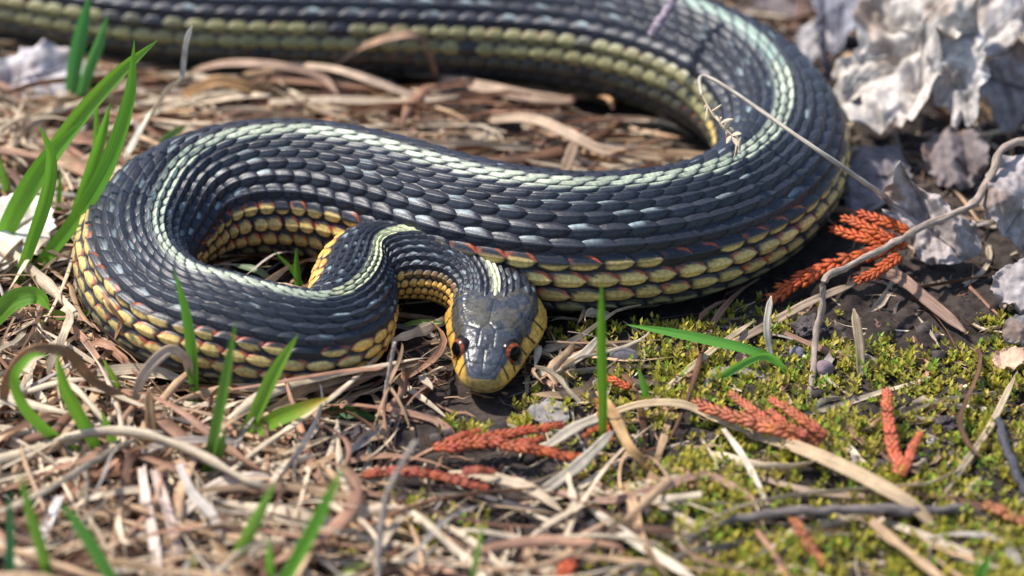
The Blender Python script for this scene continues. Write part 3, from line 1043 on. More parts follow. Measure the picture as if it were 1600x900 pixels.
# ------------------------------------------------------------ green grass: each tuft a thing, its blades the parts
def green_tuft(label, blades, tint=(96, 150, 36), lean=0.0):
    first = blades[0][0]
    r0 = P(first[0][0], first[0][1], 0)
    gz = float(H(r0[0], r0[1]))
    single = len(blades) == 1
    root = None if single else thing('grass_tuft', [r0[0], r0[1], gz], label, 'grass', None)
    for bl in blades:
        pts, wpx = bl[0], bl[1]
        tip_c = bl[2] if len(bl) > 2 else None
        q = []
        rt = None
        for p in pts:
            if len(p) == 3:
                q.append(P(*p))
            elif rt is None:
                q.append(P(p[0], p[1], 0.0))
            else:
                q.append(PV(p[0], p[1], rt, lean))
            if rt is None:
                rt = q[0]
        q = np.array(q)
        if len(pts[0]) == 2:
            q = np.concatenate([[q[0] - np.array([0, 0, 2.0])], q])
        c = spline(q, 26)
        c, push = clear(c, 0.4)
        wd = wpx * depth(c[12]) / FPX
        t = np.linspace(0, 1, 26)
        prof = np.clip(0.62 + 0.75 * t, 0, 1) * np.clip(1 - ((t - 0.55) / 0.45).clip(0) ** 2.4, 0.03, 1)
        up = np.array([0, -0.85, 0.53]) + np.array([rng.normal(0, 0.18), 0, 0])
        V, F, L = ribbon(c, wd * 1.08, up=up, roll=rng.normal(0, 0.12) + np.linspace(0, rng.normal(0, 0.25), 26), cup=rng.uniform(0.25, 0.5), prof=prof, na=5)
        base = lin(min(255, tint[0] * 1.24), min(255, tint[1] * 1.07), tint[2] * 1.55) * rng.uniform(0.85, 1.15) * np.array([rng.uniform(0.9, 1.15), 1, 1])
        col = np.repeat(np.broadcast_to(base, (26, 3)), 5, 0).copy()
        pale = np.repeat(sstep(0.22, 0.0, t), 5)[:, None]
        col = col * (1 - 0.5 * pale) + lin(170, 180, 96) * 0.5 * pale
        if tip_c is not None:
            k = np.repeat(sstep(0.6, 0.98, t), 5)[:, None]
            col = col * (1 - k) + lin(*tip_c) * k
        b = Batch()
        b.add(V, F, col, L)
        if single:
            ob = b.build('grass_shoot', M_green)
            tag(ob, label, 'grass')
        else:
            b.build('blade', M_green, parent=root)

green_tuft('tall tuft of broad bright green blades beside the outer bend of the coil', [
    ([(40, 445), (78, 395), (128, 330), (172, 250), (203, 150), (210, 62)], 25), ([(15, 385), (50, 290), (115, 195), (185, 115), (247, 62)], 25),
    ([(22, 462), (48, 385), (74, 305), (80, 245), (62, 195)], 20), ([(140, 330), (150, 240), (152, 138)], 10),
    ([(100, 380), (130, 300), (158, 215), (172, 160)], 17), ([(85, 370), (92, 320), (95, 265)], 9), ([(-15, 420), (25, 330), (75, 250), (135, 185)], 30)], (92, 158, 34))
green_tuft('short green blade poking up left of the tall tuft', [([(22, 335), (12, 300), (-4, 240)], 13)], (100, 156, 40))
green_tuft('pair of blue green blades standing before the far strand of the snake', [([(112, 185), (115, 120), (128, 50), (142, -12)], 22), ([(118, 190), (135, 120), (152, 75), (168, 24)], 17)], (66, 138, 48))
green_tuft('curled over green blade at the foot of the tall tuft', [([(-40, 540), (-5, 495, 5), (25, 468, 9), (58, 462, 10), (78, 485, 6)], 30)], (92, 160, 40))
green_tuft('flat green blade lying beside the outer bend of the coil', [([(60, 498, 2.5), (110, 490, 3.2), (152, 492, 3)], 17)], (104, 158, 44))
green_tuft('narrow upright green blade in front of the coil yellow flank', [([(304, 650), (302, 570), (292, 490), (272, 420)], 18)], (84, 156, 36))
green_tuft('leaning green blade with a shorter twin before the lower coil', [([(318, 765), (334, 690), (352, 600), (369, 500)], 19), ([(322, 768), (338, 720), (352, 672)], 17)], (88, 148, 40))
green_tuft('spreading green blades with a yellow tip leaning past the lower coil', [([(372, 705), (400, 645), (432, 578), (466, 522)], 21), ([(372, 705), (420, 662, 4), (470, 640, 7), (516, 620, 9)], 24, (200, 170, 60))], (104, 168, 40))
green_tuft('green shoots with one looping blade rising from the thatch', [([(168, 735), (95, 690), (42, 640), (24, 590), (50, 556), (75, 556)], 19), ([(170, 735), (130, 660), (102, 605), (88, 550)], 20), ([(188, 735), (176, 690), (158, 642)], 15)], (98, 160, 34))
green_tuft('small light green tip poking through straw beside the looping blade', [([(200, 640), (182, 600), (160, 560)], 10)], (120, 176, 44))
green_tuft('dark green upright blade at the edge of the thatch', [([(14, 960), (18, 850), (14, 760)], 20)], (52, 120, 50))
green_tuft('slim wavy green blade leaning away from the dark upright blade', [([(92, 960), (66, 860), (48, 800), (30, 735)], 17)], (96, 156, 40))
green_tuft('broad green blade slanting up from the pale thatch', [([(205, 960), (150, 860), (120, 815), (92, 782)], 20)], (80, 146, 44))
green_tuft('short blurred green blade leaning over the pale straw', [([(352, 905), (385, 840), (432, 750)], 19)], (96, 158, 44))
green_tuft('long blurred green blade with a short shoot leaning over soil', [([(405, 985), (455, 890), (495, 815), (540, 722)], 21), ([(425, 950), (422, 895), (420, 842)], 14)], (100, 168, 40))
green_tuft('stubby yellow green shoot between pale straws', [([(300, 940), (300, 900), (303, 862)], 15)], (150, 176, 60))
green_tuft('yellowing green shoot lying low on the straw', [([(520, 905, 2), (550, 890, 3), (580, 880, 3)], 14)], (150, 178, 70))
green_tuft('thin green blade rising from crumbly soil', [([(733, 935), (742, 880), (757, 812)], 10)], (104, 150, 50))
green_tuft('lone upright green blade standing right of the snake head', [([(941, 715), (942, 620), (940, 530), (940, 436)], 15)], (90, 158, 30))
green_tuft('short green shoot on the moss near the grey pebble', [([(1013, 640), (1006, 605), (996, 574)], 11)], (90, 156, 40))
green_tuft('low spreading green tuft on moss with two long arching blades', [([(1240, 592, 0.6), (1196, 556, 4.5), (1090, 528, 6.2), (978, 507, 7.0)], 15), ([(1240, 592, 0.6), (1200, 556, 5.2), (1150, 574, 4.2), (1110, 603, 2.6), (1076, 632, 1.6)], 12)], (88, 162, 44))
green_tuft('small crossed green blades inside the loop of the snake', [([(468, 470), (465, 430), (463, 386)], 11), ([(478, 462), (460, 425), (428, 392)], 9)], (80, 150, 36))
green_tuft('pale green blade arching low inside the loop of the snake', [([(432, 448, 2), (405, 424, 4.5), (362, 414, 4)], 11)], (120, 160, 84))
green_tuft('tiny light green blade tip under the raised neck', [([(632, 508, 2), (652, 504, 3), (692, 504, 3.2)], 9)], (140, 190, 70))
green_tuft('dark green blade lying flat under the lower coil', [([(430, 645, 1), (510, 640, 2), (596, 655, 2)], 20)], (52, 110, 34))
green_tuft('green blade tip on moss at the edge of the straw', [([(1518, 945), (1532, 900), (1548, 864)], 17)], (86, 150, 44))
green_tuft('short green blade behind the crest of the coil', [([(230, 245, 3), (265, 212, 7), (292, 196, 9)], 12)], (100, 150, 60))

# ------------------------------------------------------------ larger dry blades, stalks and twigs, each traced on its own
def straw_px(label, pts, wpx, col, roll=0.0, cup=0.3, twist=0.0, name='dry_grass_blade', cl=True, keep=False):
    q = spline(np.array([P(*p) for p in pts]), 28)
    if cl:
        q, _ = clear(q, 0.4)
    wd = wpx * depth(q[14]) / FPX
    t = np.linspace(0, 1, 28)
    prof = (np.clip(0.7 + 0.3 * np.sin(np.pi * t) + 0.10 * noise(t * 6 + wpx, 3.0), 0.2, 1.2)) * np.minimum(1, (1 - t) * 6 + 0.25)
    b = Batch()
    V, F, L = ribbon(q, wd, up=(0, -0.5, 0.85), roll=roll + np.linspace(0, twist, 28), cup=cup, thick=0.15, prof=prof, na=5)
    b.add(V, F, lin(*col) * (1 + 0.18 * noise(L[:, 1] * 0.25, L[:, 2] * 3.0))[:, None], L)
    return tag(b.build(name, M_straw), label, 'dry grass')
PALE, TAN, PINK, BRN, GRY = (226, 210, 186), (196, 168, 132), (176, 138, 116), (128, 92, 70), (168, 158, 154)
straw_px('broad tan straw blade crossing the moss below the cedar sprigs', [(1165, 676, 2.5), (1230, 694, 3.5), (1300, 722, 4.5), (1380, 762, 5), (1432, 795, 4.5), (1470, 838, 2)], 24, TAN, 0.1)
straw_px('pale straight straw crossing soil toward the grey twig', [(925, 795, 3.5), (990, 845, 4), (1090, 908, 4)], 17, PALE)
straw_px('long thin straw slanting over the lower moss', [(1365, 808, 2), (1450, 840, 3), (1545, 876, 2.5)], 13, (204, 184, 160))
straw_px('thin paired straw running above the grey twig', [(1190, 748, 2.2), (1270, 768, 2.8), (1370, 778, 2.5), (1420, 782, 2)], 11, (176, 150, 126))
straw_px('cream straw blade folded up beside the snake chin', [(845, 770, 2.6), (900, 730, 4), (960, 672, 5)], 19, PALE, 0.3)
straw_px('bright cream straw blade lying across the end of the cedar sprig', [(845, 705, 2.6), (900, 668, 4), (945, 650, 4)], 17, PALE)
straw_px('tan curved straw arching before the lone upright blade', [(935, 610, 5), (960, 650, 7), (985, 700, 6), (1020, 735, 3)], 17, (190, 150, 100), 0.3)
straw_px('rosy straw wave lying along the edge of the moss', [(850, 765, 2), (950, 782, 3), (1040, 760, 4), (1100, 742, 4.5), (1160, 770, 3), (1200, 800, 2)], 14, (186, 146, 124))
straw_px('brown withered blade arching over the looping green blade', [(2, 655, 3), (14, 590, 12), (50, 548, 17), (105, 552, 15), (150, 598, 9), (225, 632, 5)], 18, (158, 118, 84), 0.4)
straw_px('pale folded straw arching in front of the coil', [(205, 655, 3), (222, 590, 9), (262, 548, 12), (290, 560, 10), (300, 600, 5)], 17, (196, 170, 146), 0.5)
straw_px('flat upright brown blade among the thatch shoots', [(238, 705, 2), (236, 660, 6), (232, 610, 10)], 17, (186, 148, 108))
straw_px('thin grey straw arched across the thatch', [(196, 722, 4), (250, 695, 7), (310, 688, 8), (375, 692, 6)], 13, (184, 166, 152))
straw_px('wide pale straw lying slantwise in the thatch', [(262, 825, 4), (310, 780, 5), (360, 752, 5.5), (430, 745, 4)], 22, (226, 208, 190))
straw_px('pale bent straw hanging down through the thatch', [(280, 725, 8), (300, 770, 7), (335, 810, 6), (345, 860, 3)], 16, (218, 204, 190))
straw_px('bundle strand of pale straw pointing at the viewer through the thatch', [(222, 730, 6), (230, 790, 6), (242, 850, 5), (250, 930, 3)], 20, (224, 204, 188), 0.4)
straw_px('second pale strand spread beside the thatch bundle', [(240, 735, 6.5), (262, 800, 6), (285, 880, 4)], 18, (214, 190, 174), -0.4)
straw_px('bleached straw at the lower edge of the thatch by the dark blade', [(95, 775, 5), (70, 830, 4.5), (30, 910, 3)], 19, (232, 224, 218), 0.3)
straw_px('cream straw lying beside the snake chin over bare soil', [(700, 742, 2), (760, 745, 3.2), (830, 765, 3.5), (880, 800, 2)], 18, (214, 190, 158))
straw_px('dark thin stalk lying across soil below the cedar sprig', [(745, 772, 2.5), (800, 788, 3), (860, 800, 2.5)], 9, (84, 74, 74))
straw_px('brown straw strip leading from the red cedar to the dark soil', [(1345, 425, 3), (1400, 432, 4), (1450, 470, 3.5), (1510, 520, 2.5)], 20, (148, 116, 98), 0.3)
straw_px('long straw running along the snake flank into the moss', [(1130, 545, 2), (1200, 508, 2.5), (1270, 470, 3), (1340, 442, 3)], 14, (190, 164, 138))
straw_px('short upright straw stub standing in the moss', [(1345, 590, 1), (1343, 540, 5), (1334, 482, 9)], 15, (200, 176, 142), 0.0)
straw_px('pale loop of straw beside the grey pebble', [(935, 530, 5), (910, 555, 4), (870, 575, 3), (830, 590, 2)], 15, (204, 190, 166))
straw_px('slim straw leaning along the moss toward the cedar sprig', [(1008, 640, 2.2), (1050, 600, 3), (1110, 550, 3.5), (1180, 500, 3)], 10, (206, 184, 150))
straw_px('curved straw bordering the moss before the cedar sprig', [(930, 655, 3), (1000, 632, 4), (1065, 632, 4.5), (1120, 655, 3.5), (1180, 682, 3)], 13, (206, 178, 140))
straw_px('pale forked straw standing by the arching green tuft', [(1205, 560, 3), (1198, 510, 7), (1205, 462, 10)], 11, (208, 196, 178))
straw_px('thin bleached straw lying vertically over the moss', [(1130, 670, 3), (1165, 720, 3.4), (1200, 790, 2.4)], 11, (212, 198, 176))
straw_px('long pale straw leaning up the moss slope toward the dark clod', [(1460, 792, 2), (1500, 735, 3), (1545, 670, 3.2), (1590, 580, 3)], 11, (200, 178, 146))
straw_px('white papery husk standing behind the coil', [(196, 250, 4), (225, 200, 9), (258, 150, 16), (284, 122, 21)], 26, (240, 230, 212), -0.7)
straw_px('thin bleached tip bent up from the papery husk', [(284, 124, 20.6), (288, 95, 24), (292, 65, 28), (300, 40, 31)], 10, (216, 206, 198), 0.1)
straw_px('brown straw hoop arching up before the far strand', [(515, 96, 4), (560, 76, 9), (615, 58, 13), (652, 56, 13), (674, 84, 8), (683, 132, 2)], 13, (176, 140, 112), 0.1, cl=True)
straw_px('large tan straw curving behind the middle strand', [(760, 188, 3), (830, 186, 6), (890, 210, 7.5), (940, 235, 6), (1020, 245, 4), (1110, 258, 2)], 18, (202, 174, 146), 0.1)
straw_px('forked pale straw standing behind the middle strand', [(898, 222, 7), (890, 248, 5), (880, 275, 3)], 18, (196, 164, 136))
straw_px('ginger dead blade lying behind the crest of the coil', [(285, 150, 4), (340, 128, 7), (390, 138, 6), (425, 158, 3)], 20, (190, 146, 98), 0.4)
straw_px('long pale straw lying under the far strand', [(440, 100, 5), (520, 108, 7), (590, 130, 7), (660, 155, 5), (740, 168, 3)], 13, (204, 176, 150))
straw_px('rosy straw crossing the gap behind the coil', [(300, 112, 4), (350, 100, 7), (430, 102, 8), (500, 120, 6), (530, 150, 4)], 14, (190, 156, 132))
straw_px('flat straw lying level behind the middle strand', [(420, 160, 4), (520, 156, 5), (620, 160, 5), (720, 150, 5)], 13, (200, 178, 152))
straw_px('broad pale straw at the foot of the far strand', [(690, 124, 3.5), (760, 138, 5), (830, 152, 5), (900, 158, 3)], 22, (198, 168, 142))
straw_px('small curled brown tip below the far strand', [(935, 150, 4), (952, 156, 6.5), (958, 172, 5)], 10, (206, 160, 116))
straw_px('dry brown scrap stuck to the coil yellow flank', [(160, 455, 15), (172, 478, 13.5), (190, 502, 10), (197, 525, 6)], 8, (214, 160, 120), cl=True)

def twig_px(label, pts, rpx_, col, name='twig', mat=None, taper=(1, 0.7), cat='twig', cl=True):
    q = spline(np.array([P(*p) for p in pts]), 70)
    q = q + np.stack([noise(np.arange(70) * 0.33 + len(label), k * 7.0) for k in range(3)], 1) * (0.22 if rpx_ > 6.2 else 0.06)
    if cl:
        q, _ = clear(q, 0.5)
    r = rpx_ * depth(q[35]) / FPX
    b = Batch()
    add_tube(b, q, np.linspace(r * taper[0], r * taper[1], 70), lin(*col), 12, 0.4 if rpx_ > 6.2 else 0.2)
    return tag(b.build(name, mat or M_twig), label, cat)
twig_px('grey crooked twig lying across the moss', [(1060, 850, 2), (1120, 822, 3), (1190, 803, 4), (1300, 797, 4.5), (1430, 798, 4), (1505, 795, 3)], 7, (112, 102, 98), taper=(0.8, 1.2))
twig_px('thin grey stem standing before the lower coil', [(598, 655, 1), (603, 610, 5), (612, 560, 10.5), (617, 535, 13)], 3.6, (190, 172, 158))
twig_px('blurred thin stem rising from the thatch below the cedar sprig', [(590, 905, 3), (594, 830, 8), (610, 760, 14), (650, 690, 20)], 6, (168, 154, 142))
twig_px('crooked brown twig descending from the dead leaves to the moss', [(1660, 232, 16), (1600, 222, 17), (1565, 236, 17), (1548, 275, 15), (1515, 322, 12.5), (1440, 354, 11), (1400, 378, 11), (1340, 410, 11.5), (1288, 438, 12), (1283, 480, 8), (1272, 550, 3.5), (1262, 645, 0.5)], 6.5, (158, 140, 126))
twig_px('dark curved stem hanging beside the grey dead leaves', [(1282, -20, 14), (1282, 30, 12), (1287, 80, 8), (1294, 128, 3)], 7, (84, 82, 94))
twig_px('mauve grey stem end lying over the far strand', [(1075, -60, 30), (1050, 5, 25), (1028, 38, 22.5), (1020, 56, 21)], 7.5, (146, 132, 142), taper=(0.7, 1.15))
twig_px('dark twig lying at the edge of the moss', [(1562, 660, 3), (1575, 705, 4), (1590, 745, 4), (1625, 800, 3)], 8, (72, 70, 76))

def seed_stem():
    r0 = P(1412, 322, 4.0)
    root = thing('seed_stem', [r0[0], r0[1], float(r0[2])], 'thin dry grass stalk with a drooping seed head bent across the snake', 'dry grass')
    pts = [(1412, 322, 4), (1370, 298, 14), (1300, 250, 21.5), (1240, 209, 24.5), (1150, 146, 27), (1102, 119, 28), (1093, 124, 27.8), (1097, 150, 27)]
    q = spline(np.array([P(*p) for p in pts]), 50)
    b = Batch()
    r = 4.2 * depth(q[25]) / FPX
    add_tube(b, q, np.linspace(r, r * 0.75, 50), lin(196, 184, 168), 8, 0.12)
    b.build('stalk', M_straw, parent=root)
    ax_ = spline(np.array([P(*p) for p in [(1096, 146, 27.2), (1112, 176, 26.5), (1132, 200, 26), (1150, 220, 25.2), (1157, 240, 24.5)]]), 30)
    b = Batch()
    add_tube(b, ax_, 0.14, lin(200, 178, 150), 6)
    head = b.build('seed_head', M_straw, parent=root)
    for i in range(24):
        k = int(rng.uniform(2, 29))
        d = unit(np.array([rng.normal(0.25, 0.6), rng.normal(0, 0.5), rng.normal(-0.55, 0.55)]))
        ln = rng.uniform(1.4, 2.8)
        pp = ax_[k] + d[None] * np.linspace(0, ln, 8)[:, None]
        b = Batch()
        V, F, L_ = ribbon(pp, 0.8, up=unit(rng.normal(0, 1, 3)), cup=0.5, thick=0.12, prof=np.sin(np.pi * np.linspace(0.06, 0.98, 8)) ** 0.8, na=3)
        b.add(V, F, lin(236, 218, 188) * rng.uniform(0.85, 1.1), L_)
        b.build('seed_husk', M_straw, parent=head)
seed_stem()

# ------------------------------------------------------------ cedar sprays: chains of overlapping scale leaves
def lens(c, d, n, ln, wd, hg):
    """one pointed scale leaf: outline, ridge and underside"""
    s = np.cross(n, d)
    out = [(-0.5, 0), (-0.3, 0.42), (0.05, 0.5), (0.35, 0.3), (0.55, 0.0), (0.35, -0.3), (0.05, -0.5), (-0.3, -0.42)]
    V = [c + d * ln * a + s * wd * e for a, e in out]
    V += [c + d * ln * -0.18 + n * hg, c + d * ln * 0.2 + n * hg * 0.9, c - n * hg * 0.7]
    F = [(0, 1, 8), (1, 2, 8), (2, 9, 8), (2, 3, 9), (3, 4, 9), (4, 5, 9), (5, 6, 9), (6, 8, 9), (6, 7, 8), (7, 0, 8)]
    F += [((i + 1) % 8, i, 10) for i in range(8)]
    return np.array(V), np.array(F)[:, ::-1]
def cedar(label, branches, col=(186, 98, 66)):
    c0 = P(*branches[0][0][0])
    root = thing('cedar_sprig', [c0[0], c0[1], float(H(c0[0], c0[1]))], label, 'cedar sprig')
    for pts, wpx in branches:
        q = spline(np.array([P(p[0], p[1], p[2] + 0.7) for p in pts]), 120)
        q, _ = clear(q, 0.8)
        wd = wpx * depth(q[60]) / FPX
        s = np.r_[0, np.cumsum(np.linalg.norm(np.diff(q, axis=0), axis=1))]
        step = wd * 0.5
        T = unit(np.gradient(q, axis=0))
        up = unit(np.array([rng.normal(0, 0.2), -0.45, 0.85]))
        b = Batch()
        m = max(3, int(s[-1] / step))
        for i in range(m):
            x = (i + 0.5) / m * s[-1]
            c = np.array([np.interp(x, s, q[:, k]) for k in range(3)]) + rng.normal(0, wd * 0.05, 3)
            d = unit(np.array([np.interp(x, s, T[:, k]) for k in range(3)]))
            n = unit(up - (up @ d) * d)
            sd_ = np.cross(n, d)
            tp = 0.72 + 0.28 * math.sin(math.pi * min(1, 0.25 + x / s[-1] * 0.85))
            k = rng.uniform(0.8, 1.2)
            cc = lin(*col) * 0.74 * k * np.array([1.02, rng.uniform(0.85, 1.15), rng.uniform(0.6, 0.95)])
            for sg in (-1, 1):
                dd = unit(d + sd_ * sg * rng.uniform(0.3, 0.65))
                V, F = lens(c + sd_ * sg * wd * 0.25 * tp, dd, unit(n + sd_ * sg * 0.35), step * 1.75, wd * 0.50 * tp, wd * 0.11)
                b.add(V, F, cc * rng.uniform(0.85, 1.1))
            V, F = lens(c + n * wd * 0.06 + d * step * 0.5, d, n, step * 1.45, wd * 0.38 * tp, wd * 0.10)
            b.add(V, F, cc * rng.uniform(0.95, 1.2))
        b.build('branchlet', M_cedar, parent=root, smooth=True)
cedar('orange brown cedar spray fanned out beside the right bend of the snake', [
    ([(1412, 378, 6), (1340, 402, 6), (1270, 425, 4.5), (1205, 468, 2.5)], 26), ([(1395, 384, 6.5), (1340, 370, 7), (1300, 356, 7)], 22),
    ([(1402, 378, 7), (1360, 358, 8), (1316, 338, 8)], 22), ([(1418, 362, 7.5), (1385, 347, 8.5), (1345, 334, 8.5)], 20), ([(1408, 400, 6.5), (1375, 420, 6), (1340, 440, 5)], 20), ([(1300, 415, 5), (1250, 440, 4), (1215, 448, 3.5)], 22)], (198, 92, 52))
cedar('reddish brown cedar spray lying on moss above the broad tan straw', [
    ([(1285, 690, 3), (1230, 675, 4), (1160, 655, 4.5), (1086, 628, 4)], 24), ([(1215, 668, 4.5), (1175, 640, 5.2), (1142, 614, 5.2)], 17),
    ([(1290, 682, 4), (1262, 660, 5.2), (1225, 635, 5.5), (1204, 622, 5)], 21), ([(1262, 680, 4.2), (1225, 660, 5), (1202, 640, 5)], 16)], (196, 110, 84))
cedar('forked pinkish red cedar sprig lying alone on the moss', [([(1408, 742, 3), (1396, 700, 4), (1388, 655, 4.5), (1386, 608, 4.5)], 22), ([(1410, 742, 3), (1424, 705, 4), (1438, 677, 4)], 16)], (210, 110, 84))
cedar('brick red cedar sprig lying below the snake chin', [([(680, 700, 2.5), (740, 688, 3.5), (810, 674, 4), (880, 664, 3.5)], 20), ([(700, 700, 3), (760, 690, 4), (830, 702, 4.2), (908, 716, 3.5)], 23), ([(790, 695, 4), (820, 690, 4.2), (850, 684, 4)], 15), ([(694, 690, 3), (720, 680, 4), (750, 672, 4)], 13)], (186, 92, 66))
cedar('broken red cedar scraps half buried in straw and soil', [([(568, 742, 2.5), (610, 735, 3), (650, 738, 3.2), (750, 752, 2.6)], 19), ([(724, 735, 4), (748, 734, 4.4), (772, 736, 4)], 16), ([(690, 745, 3), (730, 756, 3), (762, 762, 2.6)], 15)], (176, 90, 72))
cedar('small brown cedar scrap hanging below the grey twig', [([(1240, 808, 3), (1252, 830, 3.4), (1268, 856, 3), (1288, 884, 2.4)], 22)], (176, 106, 82))
cedar('dull brown cedar scrap at the edge of the lower moss', [([(1538, 788, 3), (1572, 802, 3.2), (1620, 826, 3)], 24)], (176, 112, 84))
cedar('tiny orange cedar tip beside the lone upright blade', [([(985, 604, 3), (965, 596, 3.2), (944, 590, 3)], 15)], (206, 98, 54))
cedar('orange cedar fragment at the foot of the lone upright blade', [([(955, 690, 3), (942, 655, 4.5), (936, 622, 5)], 14), ([(945, 665, 4), (925, 672, 4), (912, 682, 3.5)], 11)], (204, 98, 56))
cedar('square red cedar fragment lying on crumbly soil', [([(880, 905, 3), (890, 870, 3)], 32)], (190, 92, 66))

# ------------------------------------------------------------ grey dead leaves: crumpled, with thickness and raised veins
def dead_leaf(label, outline, centre, z, tilt, col, crump=2.5, freq=0.16, veins=(), seed=0.0, rough=0.07):
    """outline in photo pixels, laid on a tilted plane through the centre; tilt = plane normal"""
    c = P(centre[0], centre[1], z)
    n = unit(np.array(tilt, float))
    def on_plane(px, py):
        d = CRT * (px - 800) / FPX + CUP * (450 - py) / FPX + FWD
        return CAM + d * (((c - CAM) @ n) / (d @ n))
    e1 = unit(np.cross(np.array([0, 1.0, 0]), n))
    e2 = np.cross(n, e1)
    O = np.array([on_plane(*p) for p in outline]) - c
    x, y = O @ e1, O @ e2
    a = np.arctan2(y, x)
    o = np.argsort(a)
    nth, nr = 160, 34
    th = np.linspace(-np.pi, np.pi, nth, endpoint=False)
    rad = np.interp(th, a[o], np.hypot(x, y)[o], period=2 * np.pi)
    rad = rad * (1 + rough * fbm(np.cos(th) * 5 + seed, np.sin(th) * 5, 1.0, 3))
    vdir = [np.arctan2(*((np.array([(on_plane(*v) - c) @ e2, (on_plane(*v) - c) @ e1])))) for v in veins]
    def lift(X, Y):
        wx = X + 3.0 * noise(X * 0.12 + seed, Y * 0.12, 7.0)
        rr = np.abs(noise(wx * freq * 0.75 + seed, Y * freq * 0.4, seed)) + 0.22 * np.abs(noise(X * freq * 2.1, wx * freq * 1.5 + seed, 4.0))
        h = crump * (rr - 0.3) * 1.3 + crump * 0.9 * noise(X * freq * 0.4 + seed, Y * freq * 0.4, 3.0) + 0.10 * crump * noise(X * freq * 4.5, Y * freq * 4.5, 2.0)
        an, rd = np.arctan2(Y, X), np.hypot(X, Y)
        for v in vdir:
            da = np.abs((an - v + np.pi) % (2 * np.pi) - np.pi)
            h = h - 0.45 * crump * np.exp(-(da * rd / 1.6) ** 2) * sstep(0, 3, rd)
        return h
    f = np.linspace(0, 1, nr)[:, None]
    X, Y = f * rad * np.cos(th), f * rad * np.sin(th)
    h = lift(X, Y)
    h = h + crump * 0.8 * sstep(0.8, 1.0, f) * noise(np.cos(th) * 4 + seed, np.sin(th) * 4, 5.0)
    top = c + X[..., None] * e1 + Y[..., None] * e2 + h[..., None] * n
    gz = 0.5
    top[..., 2] = np.maximum(top[..., 2], gz)
    top, _ = clear(top, 0.5)
    bot = top - n * 0.22
    bt = Batch()
    nz = fbm(X * 0.25 + seed, Y * 0.25, 8.0, 3)[..., None]
    cc = lin(*col) * (1 + 0.22 * nz)
    br = sstep(0.25, 0.8, fbm(X * 0.16 + seed + 9, Y * 0.16, 2.0, 3))[..., None]
    cc = cc * (1 - 0.55 * br) + lin(140, 108, 86) * 0.55 * br
    V = np.concatenate([top.reshape(-1, 3), bot.reshape(-1, 3)])
    F = grid_faces(nr, nth, wrap=True)
    k = nr * nth
    rim = np.arange(nth) + (nr - 1) * nth
    rimn = (np.arange(nth) + 1) % nth + (nr - 1) * nth
    Fr = np.stack([rim, rimn, rimn + k, rim + k], 1)
    bt.add(V, np.concatenate([F, F[:, ::-1] + k, Fr]), np.concatenate([cc.reshape(-1, 3)] * 2))
    root = thing('dead_leaf', [c[0], c[1], float(max(top[..., 2].min(), 0))], label, 'leaf')
    bt.build('leaf_blade', M_leaf, parent=root)
    for i, v in enumerate(vdir):
        rv = np.interp(v, th, rad, period=2 * np.pi)
        rr = np.linspace(0.02, 0.93, 30) * rv
        X, Y = rr * math.cos(v), rr * math.sin(v)
        p = c + X[:, None] * e1 + Y[:, None] * e2 + (lift(X, Y) + 0.12)[:, None] * n
        p[:, 2] = np.maximum(p[:, 2], gz + 0.2)
        p, _ = clear(p, 0.5)
        b = Batch()
        add_tube(b, p, np.linspace(0.34, 0.12, 30), lin(*col) * 0.62, 7, 0.15)
        b.build('vein', M_leaf, parent=root)

dead_leaf('large crumpled silver grey dead leaf overhanging the right bend of the snake',
          [(1246, 180), (1262, 165), (1300, 148), (1302, 120), (1296, 88), (1325, 78), (1342, 62), (1330, 30), (1345, -5), (1390, -30), (1450, -50), (1520, -45), (1545, 0), (1530, 40), (1500, 75), (1470, 60), (1462, 105), (1445, 150), (1425, 195), (1412, 175), (1405, 155), (1392, 212), (1362, 214), (1352, 190), (1330, 185), (1288, 200), (1262, 192)],
          (1440, 40), 21, (-0.3, -0.52, 0.8), (206, 196, 186), 4.6, 0.2, [(1262, 184), (1345, 10), (1300, 100), (1410, 190), (1530, -30)], 1.3, 0.10)
dead_leaf('silvery dead leaf lobe folded down behind the large crumpled leaf',
          [(1455, 60), (1490, 30), (1530, 50), (1540, 100), (1535, 150), (1510, 200), (1495, 175), (1490, 200), (1470, 165), (1452, 150), (1448, 110)],
          (1495, 105), 17, (-0.35, -0.72, 0.6), (200, 192, 186), 3.4, 0.24, [(1508, 190), (1465, 155)], 11.3, 0.12)
dead_leaf('pale grey dead leaf with a torn edge beside the large crumpled leaf',
          [(1515, 50), (1535, -10), (1590, -50), (1660, -40), (1700, 30), (1670, 90), (1620, 75), (1598, 45), (1570, 80), (1540, 85)],
          (1600, 5), 19, (0.0, -0.5, 0.85), (206, 198, 192), 3.6, 0.22, [(1660, -30), (1530, 60), (1660, 80)], 4.1)
dead_leaf('brownish dead leaf sagging below the pale torn leaf',
          [(1530, 110), (1560, 85), (1600, 75), (1660, 90), (1680, 150), (1640, 210), (1600, 190), (1570, 215), (1545, 170)],
          (1605, 140), 12, (-0.2, -0.7, 0.7), (150, 138, 134), 3.2, 0.22, [(1640, 200), (1550, 120)], 6.6)
dead_leaf('torn grey brown dead leaf curled beside the twig and red cedar',
          [(1368, 300), (1395, 292), (1410, 258), (1425, 285), (1450, 300), (1485, 330), (1520, 345), (1525, 395), (1490, 415), (1440, 405), (1430, 360), (1400, 330), (1375, 325)],
          (1452, 350), 9, (-0.2, -0.75, 0.6), (170, 158, 154), 3.2, 0.26, [(1380, 305), (1500, 400), (1420, 270)], 7.7)
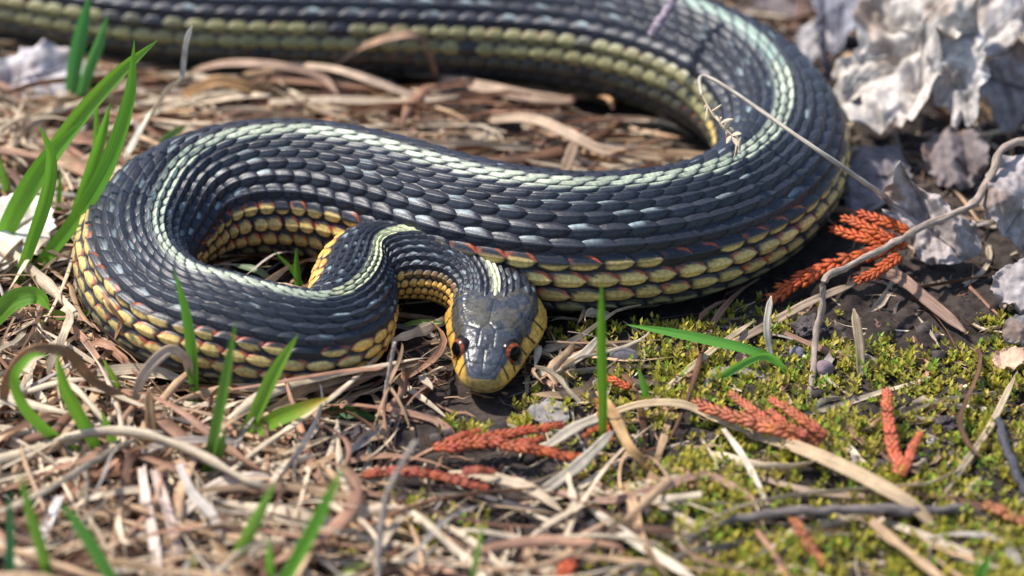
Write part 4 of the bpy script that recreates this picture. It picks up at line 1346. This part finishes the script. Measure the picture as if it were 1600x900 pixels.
dead_leaf('dark grey dead leaf curled under the crooked twig',
          [(1540, 290), (1560, 245), (1600, 240), (1660, 260), (1690, 330), (1650, 400), (1590, 385), (1555, 360)],
          (1605, 320), 11, (-0.1, -0.7, 0.7), (168, 158, 156), 3.4, 0.24, [(1650, 270), (1570, 370)], 2.6)
dead_leaf('small grey leaf folded low by the dark soil', [(1550, 440), (1570, 420), (1620, 415), (1660, 450), (1640, 490), (1580, 480), (1555, 465)], (1600, 452), 5, (-0.2, -0.6, 0.75), (168, 158, 156), 2.0, 0.25, [(1655, 450)], 5.5)
dead_leaf('shadowed brown leaf beneath the large crumpled leaf', [(1440, 225), (1470, 205), (1520, 200), (1545, 235), (1530, 275), (1480, 290), (1450, 260)], (1492, 245), 6, (-0.1, -0.6, 0.8), (134, 122, 120), 2.0, 0.2, [(1530, 270)], 3.9)
dead_leaf('mauve grey leaf lying flat between the snake bend and torn leaf', [(1325, 285), (1345, 235), (1390, 225), (1425, 250), (1400, 290), (1360, 325), (1330, 330)], (1370, 275), 3, (0, -0.25, 0.95), (142, 134, 136), 1.4, 0.2, [(1420, 250)], 8.3)
dead_leaf('small pale curled leaf behind the right bend', [(1245, 60), (1265, 40), (1290, 50), (1285, 95), (1255, 100)], (1268, 70), 5, (0, -0.6, 0.8), (188, 180, 178), 1.5, 0.3, [(1290, 50)], 6.1)
dead_leaf('brown dead leaf in shade behind the dark stem', [(1175, -30), (1210, -60), (1260, -50), (1280, 0), (1250, 40), (1205, 20)], (1230, -8), 4, (0.1, -0.4, 0.9), (120, 108, 108), 2.2, 0.2, [(1270, 10)], 9.4)
dead_leaf('grey leaf edge above the dark stem', [(1290, -40), (1320, -70), (1350, -20), (1325, 60), (1305, 90), (1295, 30)], (1315, 5), 9, (-0.4, -0.6, 0.7), (150, 148, 158), 1.6, 0.25, [(1312, 80)], 12.1)
dead_leaf('bleached white leaf lying below the far strand behind the tall tuft',
          [(-40, 110), (10, 85), (50, 70), (95, 65), (130, 90), (125, 150), (100, 175), (60, 160), (10, 150), (-30, 150)],
          (50, 115), 7, (0.1, -0.6, 0.8), (206, 198, 198), 2.4, 0.16, [(120, 90), (-30, 130)], 3.3)
dead_leaf('cream papery leaf lying behind the foot of the tall tuft',
          [(-40, 345), (0, 315), (45, 300), (80, 330), (70, 390), (30, 420), (-20, 425)],
          (20, 365), 6, (0, -0.4, 0.9), (232, 222, 206), 1.2, 0.15, [(70, 330)], 5.7)
dead_leaf('small grey flake lying below the snake chin', [(826, 640), (850, 628), (885, 636), (890, 652), (860, 662), (835, 658)], (858, 645), 2.4, (0, -0.2, 0.97), (146, 138, 132), 0.5, 0.4, [], 7.2)
dead_leaf('peach coloured curled leaf scrap at the edge of the moss', [(1552, 552), (1570, 545), (1598, 548), (1605, 565), (1575, 572), (1558, 568)], (1578, 558), 4, (0, -0.3, 0.9), (214, 174, 146), 0.8, 0.4, [], 1.2)
dead_leaf('dark glossy leaf scrap above the peach scrap', [(1568, 515), (1590, 498), (1640, 500), (1640, 540), (1590, 542), (1570, 535)], (1602, 520), 5, (-0.2, -0.5, 0.8), (120, 118, 120), 1.4, 0.4, [], 2.2)

for o in bpy.data.objects:
    if '_o' in o:
        del o['_o']
